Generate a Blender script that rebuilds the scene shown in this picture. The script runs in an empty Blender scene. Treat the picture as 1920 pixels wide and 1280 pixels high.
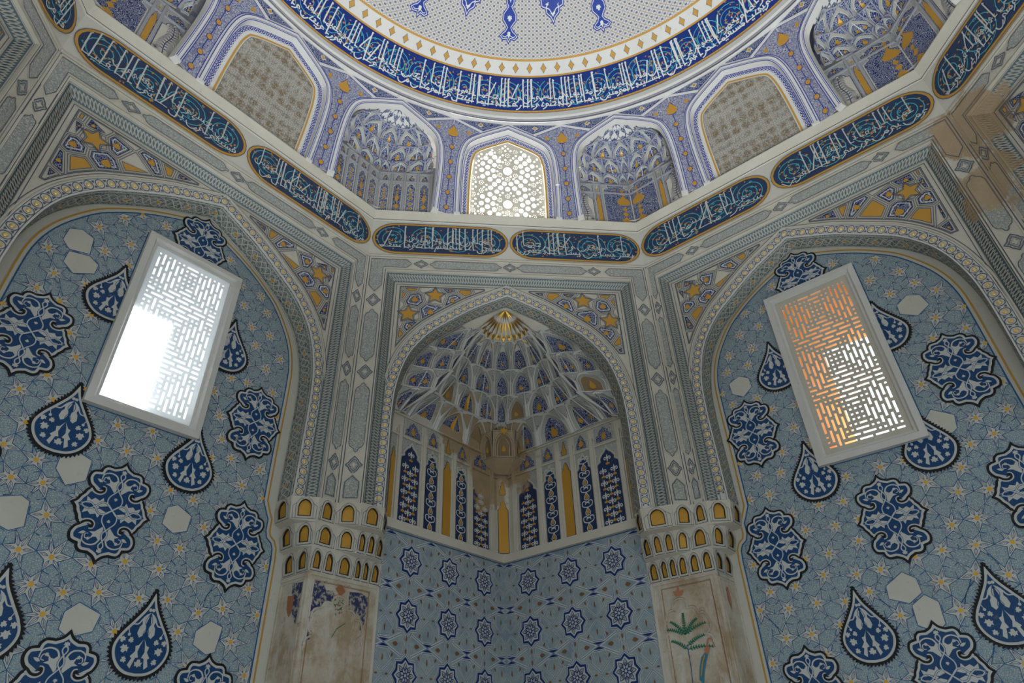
# Octagonal tomb chamber: tiled walls, carved portals, muqarnas corner, sixteen-sided drum and dome.
import bpy, random
from math import sin, cos, tan, pi, radians, sqrt, atan2, hypot, floor
from mathutils import Vector as V
SC = bpy.context.scene
COL = SC.collection
RND = random.Random(11)

# ------------------------------------------------------------------ mesh helpers
class MB:
    """Collects polygons and links them as one mesh object."""
    CLIP = None      # regions (lists of half planes nx, ny, c) that painted shapes are trimmed to, e.g. round a window frame
    def parts(pts):
        for reg in MB.CLIP:
            q = list(pts)
            for c in reg:
                if len(q) > 2: q = clip(q, *c)
            if len(q) > 2: yield q
    def __init__(s): s.v = []; s.f = []; s.m = []; s.uv = None; s.c = 0
    def face(s, pts, mat=0):
        b = len(s.v); s.v.extend([tuple(p) for p in pts]); s.f.append(tuple(range(b, b + len(pts)))); s.m.append(mat)
    def poly(s, M, pts, h=0.0, mat=0):      # a hair of extra height keeps overlapping paint layers from coinciding
        s.c = (s.c + 1) % 19; h = h + s.c * 2.6e-5 if h else h
        for q in (MB.parts(pts) if MB.CLIP else (pts,)): s.face([M(p[0], p[1], h) for p in q], mat)
    def prism(s, M, pts, h0, h1, mat=0, side=None):
        side = mat if side is None else side
        s.poly(M, pts, h1, mat); n = len(pts)
        for i in range(n):
            a, b = pts[i], pts[(i + 1) % n]
            if MB.CLIP and not any(all(c[0] * q[0] + c[1] * q[1] <= c[2] for c in reg for q in (a, b)) for reg in MB.CLIP): continue
            s.face([M(a[0], a[1], h0), M(b[0], b[1], h0), M(b[0], b[1], h1), M(a[0], a[1], h1)], side)
    def strip(s, M, pts, w, h=0.0, mat=0, closed=False, taper=0.0, h0=None):
        L, R = ribbon(pts, w, closed, taper); n = len(pts); s.c = (s.c + 1) % 19; hb = h + s.c * 2.6e-5
        for i in range(n if closed else n - 1):
            j = (i + 1) % n; h = hb + (i % 5) * 1.1e-5
            if MB.CLIP:
                for q in MB.parts([L[i], L[j], R[j], R[i]]): s.face([M(*p, h) for p in q], mat)
                continue
            s.face([M(*L[i], h), M(*L[j], h), M(*R[j], h), M(*R[i], h)], mat)
            if h0 is not None:
                s.face([M(*L[i], h0), M(*L[j], h0), M(*L[j], h), M(*L[i], h)], mat)
                s.face([M(*R[i], h0), M(*R[j], h0), M(*R[j], h), M(*R[i], h)], mat)
    def disc(s, M, c, rx, ry=None, h=0.0, mat=0, n=14, rot=0.0):
        s.poly(M, ell(c, rx, rx if ry is None else ry, n, rot), h, mat)
    def dome(s, M, c, rx, ry, h0, h1, mat=0, n=12):
        rings = [(1.0, 0.0), (.86, .5), (.5, .87)]
        P = [[M(c[0] + rx * q * cos(2 * pi * i / n), c[1] + ry * q * sin(2 * pi * i / n), h0 + (h1 - h0) * e) for i in range(n)] for q, e in rings]
        for a in range(2):
            for i in range(n):
                j = (i + 1) % n; s.face([P[a][i], P[a][j], P[a + 1][j], P[a + 1][i]], mat)
        t = M(c[0], c[1], h1)
        for i in range(n): s.face([P[2][i], P[2][(i + 1) % n], t], mat)
    def box(s, M, u0, u1, v0, v1, h0, h1, mat=0):
        s.prism(M, [(u0, v0), (u1, v0), (u1, v1), (u0, v1)], h0, h1, mat)
        s.poly(M, [(u0, v0), (u0, v1), (u1, v1), (u1, v0)], h0, mat)
    def quad(s, M, u0, u1, v0, v1, h=0.0, mat=0): s.poly(M, [(u0, v0), (u1, v0), (u1, v1), (u0, v1)], h, mat)
    def build(s, name, mats, parent=None, smooth=False, label=None):
        me = bpy.data.meshes.new(name); me.from_pydata([rz(p) for p in s.v], [], s.f)
        if not isinstance(mats, (list, tuple)): mats = [mats]
        for m in mats: me.materials.append(MAT[m] if isinstance(m, str) else m)
        if len(mats) > 1: me.polygons.foreach_set('material_index', s.m)
        if s.uv:
            lay = me.uv_layers.new(name='pattern')
            for i, q in enumerate(s.uv): lay.data[i].uv = q
        if smooth: me.polygons.foreach_set('use_smooth', [True] * len(me.polygons))
        me.update()
        o = bpy.data.objects.new(name, me); COL.objects.link(o)
        if parent is not None: put(o, parent)
        if label: o['label'] = label
        return o

def rz(p): return ((p[0] + p[1]) * sqrt(.5), (p[1] - p[0]) * sqrt(.5), p[2])      # the building stands with its window walls square to the axes
def put(o, parent):
    o.parent = parent; o.matrix_parent_inverse = parent.matrix_world.inverted()
def thing(name, label, cat, loc=(0, 0, 0), group=None):
    o = bpy.data.objects.new(name, None); COL.objects.link(o); o.empty_display_size = .1
    loc = rz(loc); o.location = loc; o.matrix_world = __import__('mathutils').Matrix.Translation(V(loc))
    o['label'] = label; o['category'] = cat
    if group: o['group'] = group
    return o
def tag(o, label, cat, group=None):
    o['label'] = label; o['category'] = cat
    if group: o['group'] = group
    return o
def struct(o, label=None):
    o['kind'] = 'structure'
    if label: o['label'] = label
    return o
def sempty(name, label, loc=(0, 0, 0)):
    o = thing(name, label, 'wall', loc); del o['category']; o['kind'] = 'structure'; return o

def ell(c, rx, ry, n=14, rot=0.0):
    cr, sr = cos(rot), sin(rot); o = []
    for i in range(n):
        a = 2 * pi * i / n; x, y = rx * cos(a), ry * sin(a); o.append((c[0] + x * cr - y * sr, c[1] + x * sr + y * cr))
    return o
def normals(pts, closed):
    n = len(pts); o = []
    for i in range(n):
        a = pts[(i - 1) % n] if (closed or i > 0) else pts[i]; b = pts[(i + 1) % n] if (closed or i < n - 1) else pts[i]; p = pts[i]
        d1 = (p[0] - a[0], p[1] - a[1]); d2 = (b[0] - p[0], b[1] - p[1]); l1 = hypot(*d1); l2 = hypot(*d2)
        if l1 < 1e-9: d1 = d2; l1 = l2
        if l2 < 1e-9: d2 = d1; l2 = l1
        if l1 < 1e-9: o.append((0, 1)); continue
        n1 = (-d1[1] / l1, d1[0] / l1); n2 = (-d2[1] / l2, d2[0] / l2); m = (n1[0] + n2[0], n1[1] + n2[1]); q = hypot(*m)
        if q < .3: o.append(n1); continue
        m = (m[0] / q, m[1] / q); k = m[0] * n1[0] + m[1] * n1[1]; k = 1 / max(k, .45); o.append((m[0] * k, m[1] * k))
    return o
def ribbon(pts, w, closed=False, taper=0.0):
    N = normals(pts, closed); n = len(pts); L = []; R = []
    for i, (p, q) in enumerate(zip(pts, N)):
        k = w / 2 * (1 - taper * i / max(n - 1, 1)); L.append((p[0] + q[0] * k, p[1] + q[1] * k)); R.append((p[0] - q[0] * k, p[1] - q[1] * k))
    return L, R
def offset(pts, d, closed=True):
    N = normals(pts, closed); return [(p[0] + q[0] * d, p[1] + q[1] * d) for p, q in zip(pts, N)]
def area(p): return sum(p[i][0] * p[(i + 1) % len(p)][1] - p[(i + 1) % len(p)][0] * p[i][1] for i in range(len(p))) / 2
def inset(pts, d):   # shrink towards the inside whatever the winding
    return offset(pts, d if area(pts) > 0 else -d, True)
def edge_dist(p, poly):
    best = 9.0
    for i in range(len(poly)):
        a, b = poly[i], poly[(i + 1) % len(poly)]; dx, dy = b[0] - a[0], b[1] - a[1]; L = dx * dx + dy * dy
        t = 0 if L == 0 else min(max(((p[0] - a[0]) * dx + (p[1] - a[1]) * dy) / L, 0), 1); best = min(best, hypot(p[0] - a[0] - t * dx, p[1] - a[1] - t * dy))
    return best
def cinset(pts, d):      # inset without the loops that sharp notches would leave
    q = [p for p in inset(pts, d) if edge_dist(p, pts) > abs(d) * .9 and (inpoly(p, pts) if d > 0 else not inpoly(p, pts))]
    return dedup(q, .0008) if len(q) > 2 else []
def cr(pts, n=6, closed=False):     # Catmull-Rom curve through points
    m = len(pts); o = []
    for i in range(m if closed else m - 1):
        g = lambda k: pts[k % m] if closed else pts[min(max(k, 0), m - 1)]
        a, b, c, d = g(i - 1), g(i), g(i + 1), g(i + 2)
        for k in range(n):
            t = k / n; o.append(tuple(.5 * (2 * b[j] + (c[j] - a[j]) * t + (2 * a[j] - 5 * b[j] + 4 * c[j] - d[j]) * t * t + (3 * b[j] - a[j] - 3 * c[j] + d[j]) * t ** 3) for j in (0, 1)))
    if not closed: o.append(tuple(pts[-1]))
    return o
def resample(pts, step):
    o = [pts[0]]; acc = 0.0; seg = []
    for a, b in zip(pts, pts[1:]):
        l = hypot(b[0] - a[0], b[1] - a[1]); p = 0.0
        while acc + (l - p) >= step and l > 0:
            p += step - acc; acc = 0.0; o.append((a[0] + (b[0] - a[0]) * p / l, a[1] + (b[1] - a[1]) * p / l))
        acc += l - p
    return o
class Path2:      # arc-length parametrised polyline
    def __init__(s, pts):
        s.p = pts; s.l = [0.0]
        for a, b in zip(pts, pts[1:]): s.l.append(s.l[-1] + hypot(b[0] - a[0], b[1] - a[1]))
        s.len = s.l[-1]; s.n = normals(pts, False)
    def at(s, d):
        d = min(max(d, 0), s.len); lo, hi = 0, len(s.l) - 1
        while hi - lo > 1:
            m = (lo + hi) // 2
            if s.l[m] <= d: lo = m
            else: hi = m
        a, b = s.p[lo], s.p[hi]; L = max(s.l[hi] - s.l[lo], 1e-9); t = (d - s.l[lo]) / L
        nx, ny = -(b[1] - a[1]) / L, (b[0] - a[0]) / L
        return (a[0] + (b[0] - a[0]) * t, a[1] + (b[1] - a[1]) * t), (nx, ny)
def mirx(p, ox=0.0): return [(2 * ox - a, b) for a, b in p]
def tr(pts, dx=0, dy=0, sc=1.0, rot=0.0, fx=1, fy=1):
    c, s = cos(rot), sin(rot); o = []
    for x, y in pts:
        x *= sc; y *= sc; x, y = x * c - y * s, x * s + y * c; o.append((x * fx + dx, y * fy + dy))
    return o
def clip(poly, nx, ny, c):      # keep nx*x+ny*y<=c
    o = []; n = len(poly)
    for i in range(n):
        a, b = poly[i], poly[(i + 1) % n]; da = nx * a[0] + ny * a[1] - c; db = nx * b[0] + ny * b[1] - c
        if da <= 0: o.append(a)
        if da * db < 0:
            t = da / (da - db); o.append((a[0] + (b[0] - a[0]) * t, a[1] + (b[1] - a[1]) * t))
    return o
def voronoi(region, pts, rmax=9.0):
    cells = []
    for i, p in enumerate(pts):
        c = list(region)
        for j, q in enumerate(pts):
            if i == j or abs(p[0] - q[0]) > rmax or abs(p[1] - q[1]) > rmax: continue
            nx, ny = q[0] - p[0], q[1] - p[1]
            c = clip(c, nx, ny, (q[0] ** 2 + q[1] ** 2 - p[0] ** 2 - p[1] ** 2) / 2)
            if len(c) < 3: break
        cells.append(dedup(c) if len(c) >= 3 else [])
    return cells
def dedup(c, e=.004):
    o = []
    for p in c:
        if not o or hypot(p[0] - o[-1][0], p[1] - o[-1][1]) > e: o.append(p)
    if len(o) > 1 and hypot(o[0][0] - o[-1][0], o[0][1] - o[-1][1]) <= e: o.pop()
    return o
def inpoly(p, poly):
    r = False; n = len(poly)
    for i in range(n):
        a, b = poly[i], poly[(i + 1) % n]
        if (a[1] > p[1]) != (b[1] > p[1]) and p[0] < (b[0] - a[0]) * (p[1] - a[1]) / (b[1] - a[1]) + a[0]: r = not r
    return r
def star(c, r1, r2, n, rot=pi / 2):
    return [(c[0] + (r1 if i % 2 == 0 else r2) * cos(rot + pi * i / n), c[1] + (r1 if i % 2 == 0 else r2) * sin(rot + pi * i / n)) for i in range(2 * n)]
def drop(c, w, h, up=1, n=9):          # pointed drop, tip at c+(0,h*.6)
    o = [(0, .62), (.16, .36), (.42, .08), (.5, -.16), (.36, -.36), (0, -.44)]
    o = cr(o, 3); o = o + [(-x, y) for x, y in reversed(o[1:-1])]
    return [(c[0] + x * w, c[1] + y * h * up) for x, y in o]
def leaf(c, l, w, rot): # pointed leaf
    p = [(0, 0), (.3, .5), (.65, .38), (1, 0), (.65, -.38), (.3, -.5)]
    return tr([(x * l, y * w) for x, y in p], c[0], c[1], 1, rot)
def spiral(c, r0, turns, rot=0.0, dirn=1, n=14, rmin=.12):
    N = int(n * turns); o = []
    for i in range(N + 1):
        t = i / N; r = r0 * (1 - t * (1 - rmin)); a = rot + dirn * 2 * pi * turns * t; o.append((c[0] + r * cos(a), c[1] + r * sin(a)))
    return o

# ------------------------------------------------------------------ building frames
def F(k, d):        # facade k of the octagon at distance d from the axis; u to the right, z up, h towards the room
    a = radians(45 * k); n = V((sin(a), cos(a), 0)); t = V((cos(a), -sin(a), 0))
    return lambda u, z, h=0.0: n * (d - h) + t * u + V((0, 0, z))
def G(j):           # side j of the sixteen-sided drum, leaning inwards
    a = radians(22.5 * j); n = V((sin(a), cos(a), 0)); t = V((cos(a), -sin(a), 0))
    return lambda u, z, h=0.0: n * (2.95 - .267 * (z - 5.99) - h) + t * u + V((0, 0, z))
def P2(M, plan, z): return M(plan[0], z)
# ------------------------------------------------------------------ materials
MAT = {}
def nodes(name):
    m = bpy.data.materials.new(name); m.use_nodes = True; nt = m.node_tree
    b = nt.nodes['Principled BSDF']; MAT[name] = m; return m, nt, b
def N(nt, t, **kw):
    n = nt.nodes.new(t)
    for k, v in kw.items():
        if k.startswith('i_'):
            key = k[2:]; n.inputs[int(key) if key.isdigit() else key].default_value = v
        else: setattr(n, k, v)
    return n
def mix(nt, fac, a, b, blend='MIX'):
    n = nt.nodes.new('ShaderNodeMix'); n.data_type = 'RGBA'; n.blend_type = blend
    def s(sock, v):
        if hasattr(v, 'is_output'): nt.links.new(v, sock)
        else: sock.default_value = v if not isinstance(v, tuple) or len(v) == 4 else (*v, 1)
    s(n.inputs[0], fac); s(n.inputs[6], a); s(n.inputs[7], b); return n.outputs[2]
def ramp(nt, inp, p0, p1, a=0.0, b=1.0):
    r = nt.nodes.new('ShaderNodeMapRange'); r.clamp = True
    nt.links.new(inp, r.inputs[0]); r.inputs[1].default_value = p0; r.inputs[2].default_value = p1; r.inputs[3].default_value = a; r.inputs[4].default_value = b
    return r.outputs[0]
def mth(nt, op, a, b=None, c=None):
    n = nt.nodes.new('ShaderNodeMath'); n.operation = op
    for i, v in enumerate((a, b, c)):
        if v is None: continue
        if hasattr(v, 'is_output'): nt.links.new(v, n.inputs[i])
        else: n.inputs[i].default_value = v
    return n.outputs[0]
def coord(nt): return nt.nodes.new('ShaderNodeNewGeometry').outputs['Position']
def noise(nt, vec, scale, detail=4, rough=.6):
    n = N(nt, 'ShaderNodeTexNoise'); n.inputs['Scale'].default_value = scale; n.inputs['Detail'].default_value = detail; n.inputs['Roughness'].default_value = rough
    nt.links.new(vec, n.inputs['Vector']); return n.outputs['Fac']
def voro(nt, vec, scale, feature='F1', out='Distance', rand=1.0):
    n = N(nt, 'ShaderNodeTexVoronoi', feature=feature); n.inputs['Scale'].default_value = scale; n.inputs['Randomness'].default_value = rand
    nt.links.new(vec, n.inputs['Vector']); return n.outputs[out]
def bump(nt, b, h, strength=.2, dist=.01):
    n = nt.nodes.new('ShaderNodeBump'); n.inputs['Strength'].default_value = strength; n.inputs['Distance'].default_value = dist
    nt.links.new(h, n.inputs['Height']); nt.links.new(n.outputs[0], b.inputs['Normal'])
# bare brown plaster where the paint has come off: centre, radius
_rz = lambda p: ((p[0] + p[1]) * sqrt(.5), (p[1] - p[0]) * sqrt(.5), p[2])
BARE = [(_rz(p), r) for p, r in [((3.02, 1.15, 5.25), .27), ((2.95, 1.25, 4.75), .22), ((-.12, 4.05, 4.12), .42), ((-.42, 3.82, 4.25), .30), ((.2, 4.2, 4.0), .26), ((-.2, 4.15, 3.75), .22)]]
def wear(nt, vec, col, bare=True, amt=.16, sc=3.0):
    f = ramp(nt, noise(nt, vec, sc, 5, .65), .35, .75); c = mix(nt, f, col, (.6, .52, .40), 'MULTIPLY'); c = mix(nt, amt * 2.2, col, c)
    f2 = ramp(nt, noise(nt, vec, 26, 3), .62, .8, 0, .35); c = mix(nt, f2, c, (.30, .24, .17))
    if bare:
        w = mth(nt, 'MULTIPLY', mth(nt, 'SUBTRACT', noise(nt, vec, 5, 5, .7), .5), .55)
        for (p, r) in BARE:
            d = N(nt, 'ShaderNodeVectorMath', operation='DISTANCE'); nt.links.new(vec, d.inputs[0]); d.inputs[1].default_value = p
            q = mth(nt, 'ADD', d.outputs['Value'], w); f = ramp(nt, q, r * .8, r, 1, 0); c = mix(nt, mth(nt, 'MULTIPLY', f, .92), c, mix(nt, noise(nt, vec, 9, 4), (.34, .235, .135), (.46, .35, .22)))
    return c
def paint(name, col, rough=.6, metal=0.0, bare=False, amt=.12, bmp=.15, spec=.35, sc=3.0):
    m, nt, b = nodes(name); vec = coord(nt)
    c = wear(nt, vec, (*col, 1), bare, amt, sc); nt.links.new(c, b.inputs['Base Color'])
    b.inputs['Roughness'].default_value = rough; b.inputs['Metallic'].default_value = metal; b.inputs['Specular IOR Level'].default_value = spec
    if bmp: bump(nt, b, noise(nt, vec, 22, 4), bmp, .006)
    return m
paint('plaster', (.60, .565, .49), .75, bare=True, amt=.14)
paint('plaster_white', (.66, .645, .62), .7, bare=False, amt=.10)
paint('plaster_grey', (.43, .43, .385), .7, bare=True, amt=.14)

paint('lattice_plaster', (.58, .54, .46), .75, amt=.1)
paint('navy', (.014, .034, .105), .45, amt=.05, bare=True)
paint('cartouche_blue', (.010, .032, .095), .38, amt=.05)
paint('royal', (.006, .027, .185), .45, amt=.05)
paint('medallion_blue', (.004, .052, .165), .45, amt=.08)
paint('line_blue', (.012, .095, .26), .6, amt=.05)
paint('line_grey', (.10, .115, .15), .6, amt=.05)
paint('black', (.006, .006, .010), .6, amt=0, bmp=0)
paint('gold', (.58, .31, .045), .42, .25, amt=.1)
paint('ochre', (.52, .28, .05), .6, 0, amt=.1)
paint('gilt', (.66, .40, .07), .3, .8, amt=.08)
paint('pale_gilt', (.80, .60, .26), .28, .45, amt=.05)
paint('turquoise', (.07, .40, .46), .5, amt=.05)
paint('amber', (.50, .23, .05), .5, amt=.05)
paint('ink_grey', (.55, .56, .54), .5, amt=.08)
paint('ink_white', (.66, .66, .64), .5, amt=.05)
paint('cream_paint', (.58, .565, .50), .6, amt=.08, bare=True)
paint('tile_pale', (.40, .45, .47), .45, amt=.12)
paint('tile_white', (.56, .58, .57), .4, amt=.1)
paint('rust', (.36, .15, .07), .7, amt=.2)
paint('fern', (.015, .16, .09), .6, amt=.1)
paint('brick', (.62, .36, .16), .8, amt=.3, bmp=.4)
paint('stone_floor', (.42, .38, .32), .6, amt=.3)
paint('sage', (.11, .155, .185), .65, amt=.1, bare=True)
def pattern(name, build, rough=.6, bare=False):
    m, nt, b = nodes(name); vec = coord(nt); c = build(nt, vec); c = wear(nt, vec, c, bare, .10)
    nt.links.new(c, b.inputs['Base Color']); b.inputs['Roughness'].default_value = rough; b.inputs['Specular IOR Level'].default_value = .35
def _raw(nt, v):         # old bare plaster, stained in patches and streaks
    mp = N(nt, 'ShaderNodeMapping'); mp.inputs['Scale'].default_value = (1, 1, .35); nt.links.new(v, mp.inputs[0]); s = noise(nt, mp.outputs[0], 9, 5, .7); a = noise(nt, v, 3.2, 6, .7)
    c = mix(nt, ramp(nt, a, .40, .62), (.60, .55, .47, 1), (.40, .305, .20, 1)); c = mix(nt, ramp(nt, s, .52, .66, 0, .75), c, (.62, .59, .56, 1)); return mix(nt, ramp(nt, noise(nt, v, 16, 5, .75), .60, .70, 0, .8), c, (.22, .17, .115, 1))
pattern('raw_plaster', _raw, .85)
def _scrib(nt, v):      # tight blue pen scrolls on cream
    e = voro(nt, v, 95, 'DISTANCE_TO_EDGE'); a = ramp(nt, e, .05, .18, 1, 0)
    w = mth(nt, 'SINE', mth(nt, 'MULTIPLY', voro(nt, v, 42), 24)); a2 = ramp(nt, w, .0, .7)
    f = mth(nt, 'MAXIMUM', mth(nt, 'MULTIPLY', a, .75), mth(nt, 'MULTIPLY', a2, .62)); return mix(nt, f, (.46, .50, .49, 1), (.095, .22, .32, 1))
pattern('blue_scrollwork', _scrib)
def _engr(nt, v):       # grey green engraved foliage
    w = mth(nt, 'SINE', mth(nt, 'MULTIPLY', noise(nt, v, 16, 3), 60)); e = voro(nt, v, 46, 'DISTANCE_TO_EDGE')
    f = mth(nt, 'MAXIMUM', ramp(nt, w, .1, .8), ramp(nt, e, .05, .14, .8, 0)); return mix(nt, mth(nt, 'MULTIPLY', f, .72), (.47, .47, .43, 1), (.20, .23, .235, 1))
pattern('engraved_foliage', _engr, bare=True)
def _spir(nt, v):       # small blue spirals on white
    d = voro(nt, v, 28); w = mth(nt, 'SINE', mth(nt, 'MULTIPLY', d, 36)); f = ramp(nt, w, .35, .75); e = ramp(nt, voro(nt, v, 40, 'DISTANCE_TO_EDGE'), .04, .10, .7, 0)
    return mix(nt, mth(nt, 'MAXIMUM', f, e), (.47, .465, .48, 1), (.045, .065, .25, 1))
pattern('blue_spirals', _spir)
def _arab(nt, v):       # white curls on dark blue
    d = voro(nt, v, 44); w = mth(nt, 'SINE', mth(nt, 'MULTIPLY', d, 20)); f = ramp(nt, w, .35, .75)
    return mix(nt, f, (.009, .028, .145, 1), (.47, .49, .53, 1))
pattern('blue_arabesque', _arab)
def _floral(nt, v):     # brown flower clusters over a fine grey mesh
    e = ramp(nt, voro(nt, v, 52, 'DISTANCE_TO_EDGE', rand=.6), .03, .12, 1, 0); d = voro(nt, v, 11.5, rand=.2); c = ramp(nt, d, .30, .55, 1, 0)
    k = mth(nt, 'MULTIPLY', c, ramp(nt, noise(nt, v, 70, 2), .36, .56)); b = mix(nt, mth(nt, 'MULTIPLY', e, .75), (.42, .39, .335, 1), (.14, .14, .15, 1))
    return mix(nt, mth(nt, 'MULTIPLY', k, .9), b, (.16, .11, .055, 1))
pattern('brown_floral', _floral)
def _green(nt, v):      # green-grey wave engraving of the arch soffits
    w = mth(nt, 'SINE', mth(nt, 'MULTIPLY', noise(nt, v, 11, 2), 70)); return mix(nt, ramp(nt, w, -.2, .6), (.36, .38, .36, 1), (.10, .15, .17, 1))
pattern('soffit_waves', _green)
# ------------------------------------------------------------------ carved portals (one per side of the octagon)
ARCH = [(0, 5.205), (.165, 5.125), (.34, 5.035), (.5, 4.93), (.62, 4.845), (.7, 4.785), (.79, 4.69), (.875, 4.57), (.93, 4.45), (.965, 4.33), (.99, 4.2), (1.0, 4.08), (1.005, 3.9), (1.003, 3.6), (1.0, 3.225)]
def arch_half(hw, off, base=ARCH, n=4):
    c = cr([(x * hw, z) for x, z in base], n); q = offset(c, off, False)
    d = (c[1][0] - c[0][0], c[1][1] - c[0][1]); L = hypot(*d); z0 = c[0][1] + off * L / d[0]
    q[0] = (0, z0); q = [(x, z) if x > 0 else (0, z0) for x, z in q]; q[-1] = (q[-1][0], c[-1][1]); return q
def arch_full(hw, ou, off, base=ARCH):
    h = arch_half(hw, off, base); return [(ou - x, z) for x, z in reversed(h)] + [(ou + x, z) for x, z in h[1:]]
SPAN = [('s', -0.651, 5.117), ('s', -0.872, 4.907), ('h', -0.84, 5.07), ('h', -0.721, 5.229), ('h', -0.524, 5.224), ('g', -0.383, 5.178), ('n', -0.266, 5.215), ('h', -0.468, 5.07), ('h', -0.686, 4.937), ('h', -0.994, 5.016), ('h', -0.979, 4.811), ('h', -0.845, 4.769), ('g', -0.949, 4.696), ('n', -0.968, 5.209), ('g', -0.876, 5.206), ('g', -0.953, 5.12), ('n', -0.981, 4.608)]
SPAN_WIDE = [('s', -0.821, 5.052), ('h', -0.963, 5.071), ('h', -0.846, 5.181), ('h', -0.897, 4.917), ('h', -0.688, 5.109), ('h', -0.952, 4.774), ('h', -0.745, 4.94), ('h', -0.507, 5.165), ('n', -1.004, 4.63), ('g', -1.019, 4.926), ('n', -0.283, 5.221), ('g', -0.838, 4.812), ('g', -0.655, 5.23), ('g', -0.952, 5.19), ('n', -1.014, 5.246), ('g', -1.023, 4.699), ('g', -0.406, 5.225), ('g', -0.585, 5.06)]
FAC = {-2: dict(hw=1.0, ou=0, fl=-1.05, fr=1.05, pl=-1.12, pr=1.105), -1: dict(hw=1.01, ou=0, fl=-1.057, fr=1.051, pl=-1.127, pr=1.11), 0: dict(hw=.955, ou=-.022, fl=-1.004, fr=1.01, pl=-1.072, pr=1.084),
       1: dict(hw=.995, ou=-.06, fl=-1.085, fr=1.0, pl=-1.145, pr=1.075), 2: dict(hw=1.0, ou=-.03, fl=-1.07, fr=1.02, pl=-1.135, pr=1.09)}
def seg_map(A0, A1, B0, B1):     # bilinear patch, s along (metres), t across 0..1, h along normal
    L = (A1 - A0).length; nn = (A1 - A0).cross(B0 - A0).normalized()
    def M(s, t, h=0.0):
        k = s / L; return (A0.lerp(A1, k)).lerp(B0.lerp(B1, k), t) + nn * h
    return M, L
def lozenge(M, mb, c, w, h, vert, hh):
    o = [(-.5, 0), (-.3, .22), (-.16, .3), (0, .5), (.16, .3), (.3, .22), (.5, 0), (.3, -.22), (.16, -.3), (0, -.5), (-.16, -.3), (-.3, -.22)]
    p = [(c[0] + (y if vert else x) * (h if vert else w), c[1] + (x if vert else y) * (w if vert else h)) for x, y in o]
    mb.poly(M, p, hh, 1); mb.strip(M, p, .006, hh + .003, 2, True); mb.strip(M, inset(p, .014), .004, hh + .002, 2, True)
    mb.poly(M, star(c, .022, .010, 4), hh + .003, 0)
def long_panel(M, mb, c, l, w, vert, hh, bend=None):
    a = l / 2; b = w / 2; o = [(-a, 0), (-a + b * .25, b * .32), (-a + b * .55, b * .42), (-a + b * .8, b * .8), (-a + b * 1.3, b), (a - b * 1.3, b), (a - b * .8, b * .8), (a - b * .55, b * .42), (a - b * .25, b * .32), (a, 0)]; o = o + [(x, -y) for x, y in reversed(o[1:-1])]
    p = [(c[0] + (y if vert else x), c[1] + (x if vert else y)) for x, y in o]
    mb.poly(M, inset(p, .008), hh, 1); mb.strip(M, p, .006, hh + .003, 0, True); mb.strip(M, inset(p, .010), .004, hh + .002, 2, True)
def rope_on(M, L, mb, hh=.004, wl=.048, a=.30, w=.0082):
    n = max(int(L / wl * 8), 8)
    sc = (M(0, 1) - M(0, 0)).length          # t is 0..1 across
    f = lambda s, t, h=0.0: M(s, t / sc, h)
    for ph in (0, pi):
        mb.strip(f, [(i * L / n, sc * (.5 + a * sin(2 * pi * i * L / n / wl + ph))) for i in range(n + 1)], w, hh + (.0012 if ph else 0), 1)
    for t in (.04, .96): mb.strip(f, [(0, sc * t), (L, sc * t)], .007, hh, 1)
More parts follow.
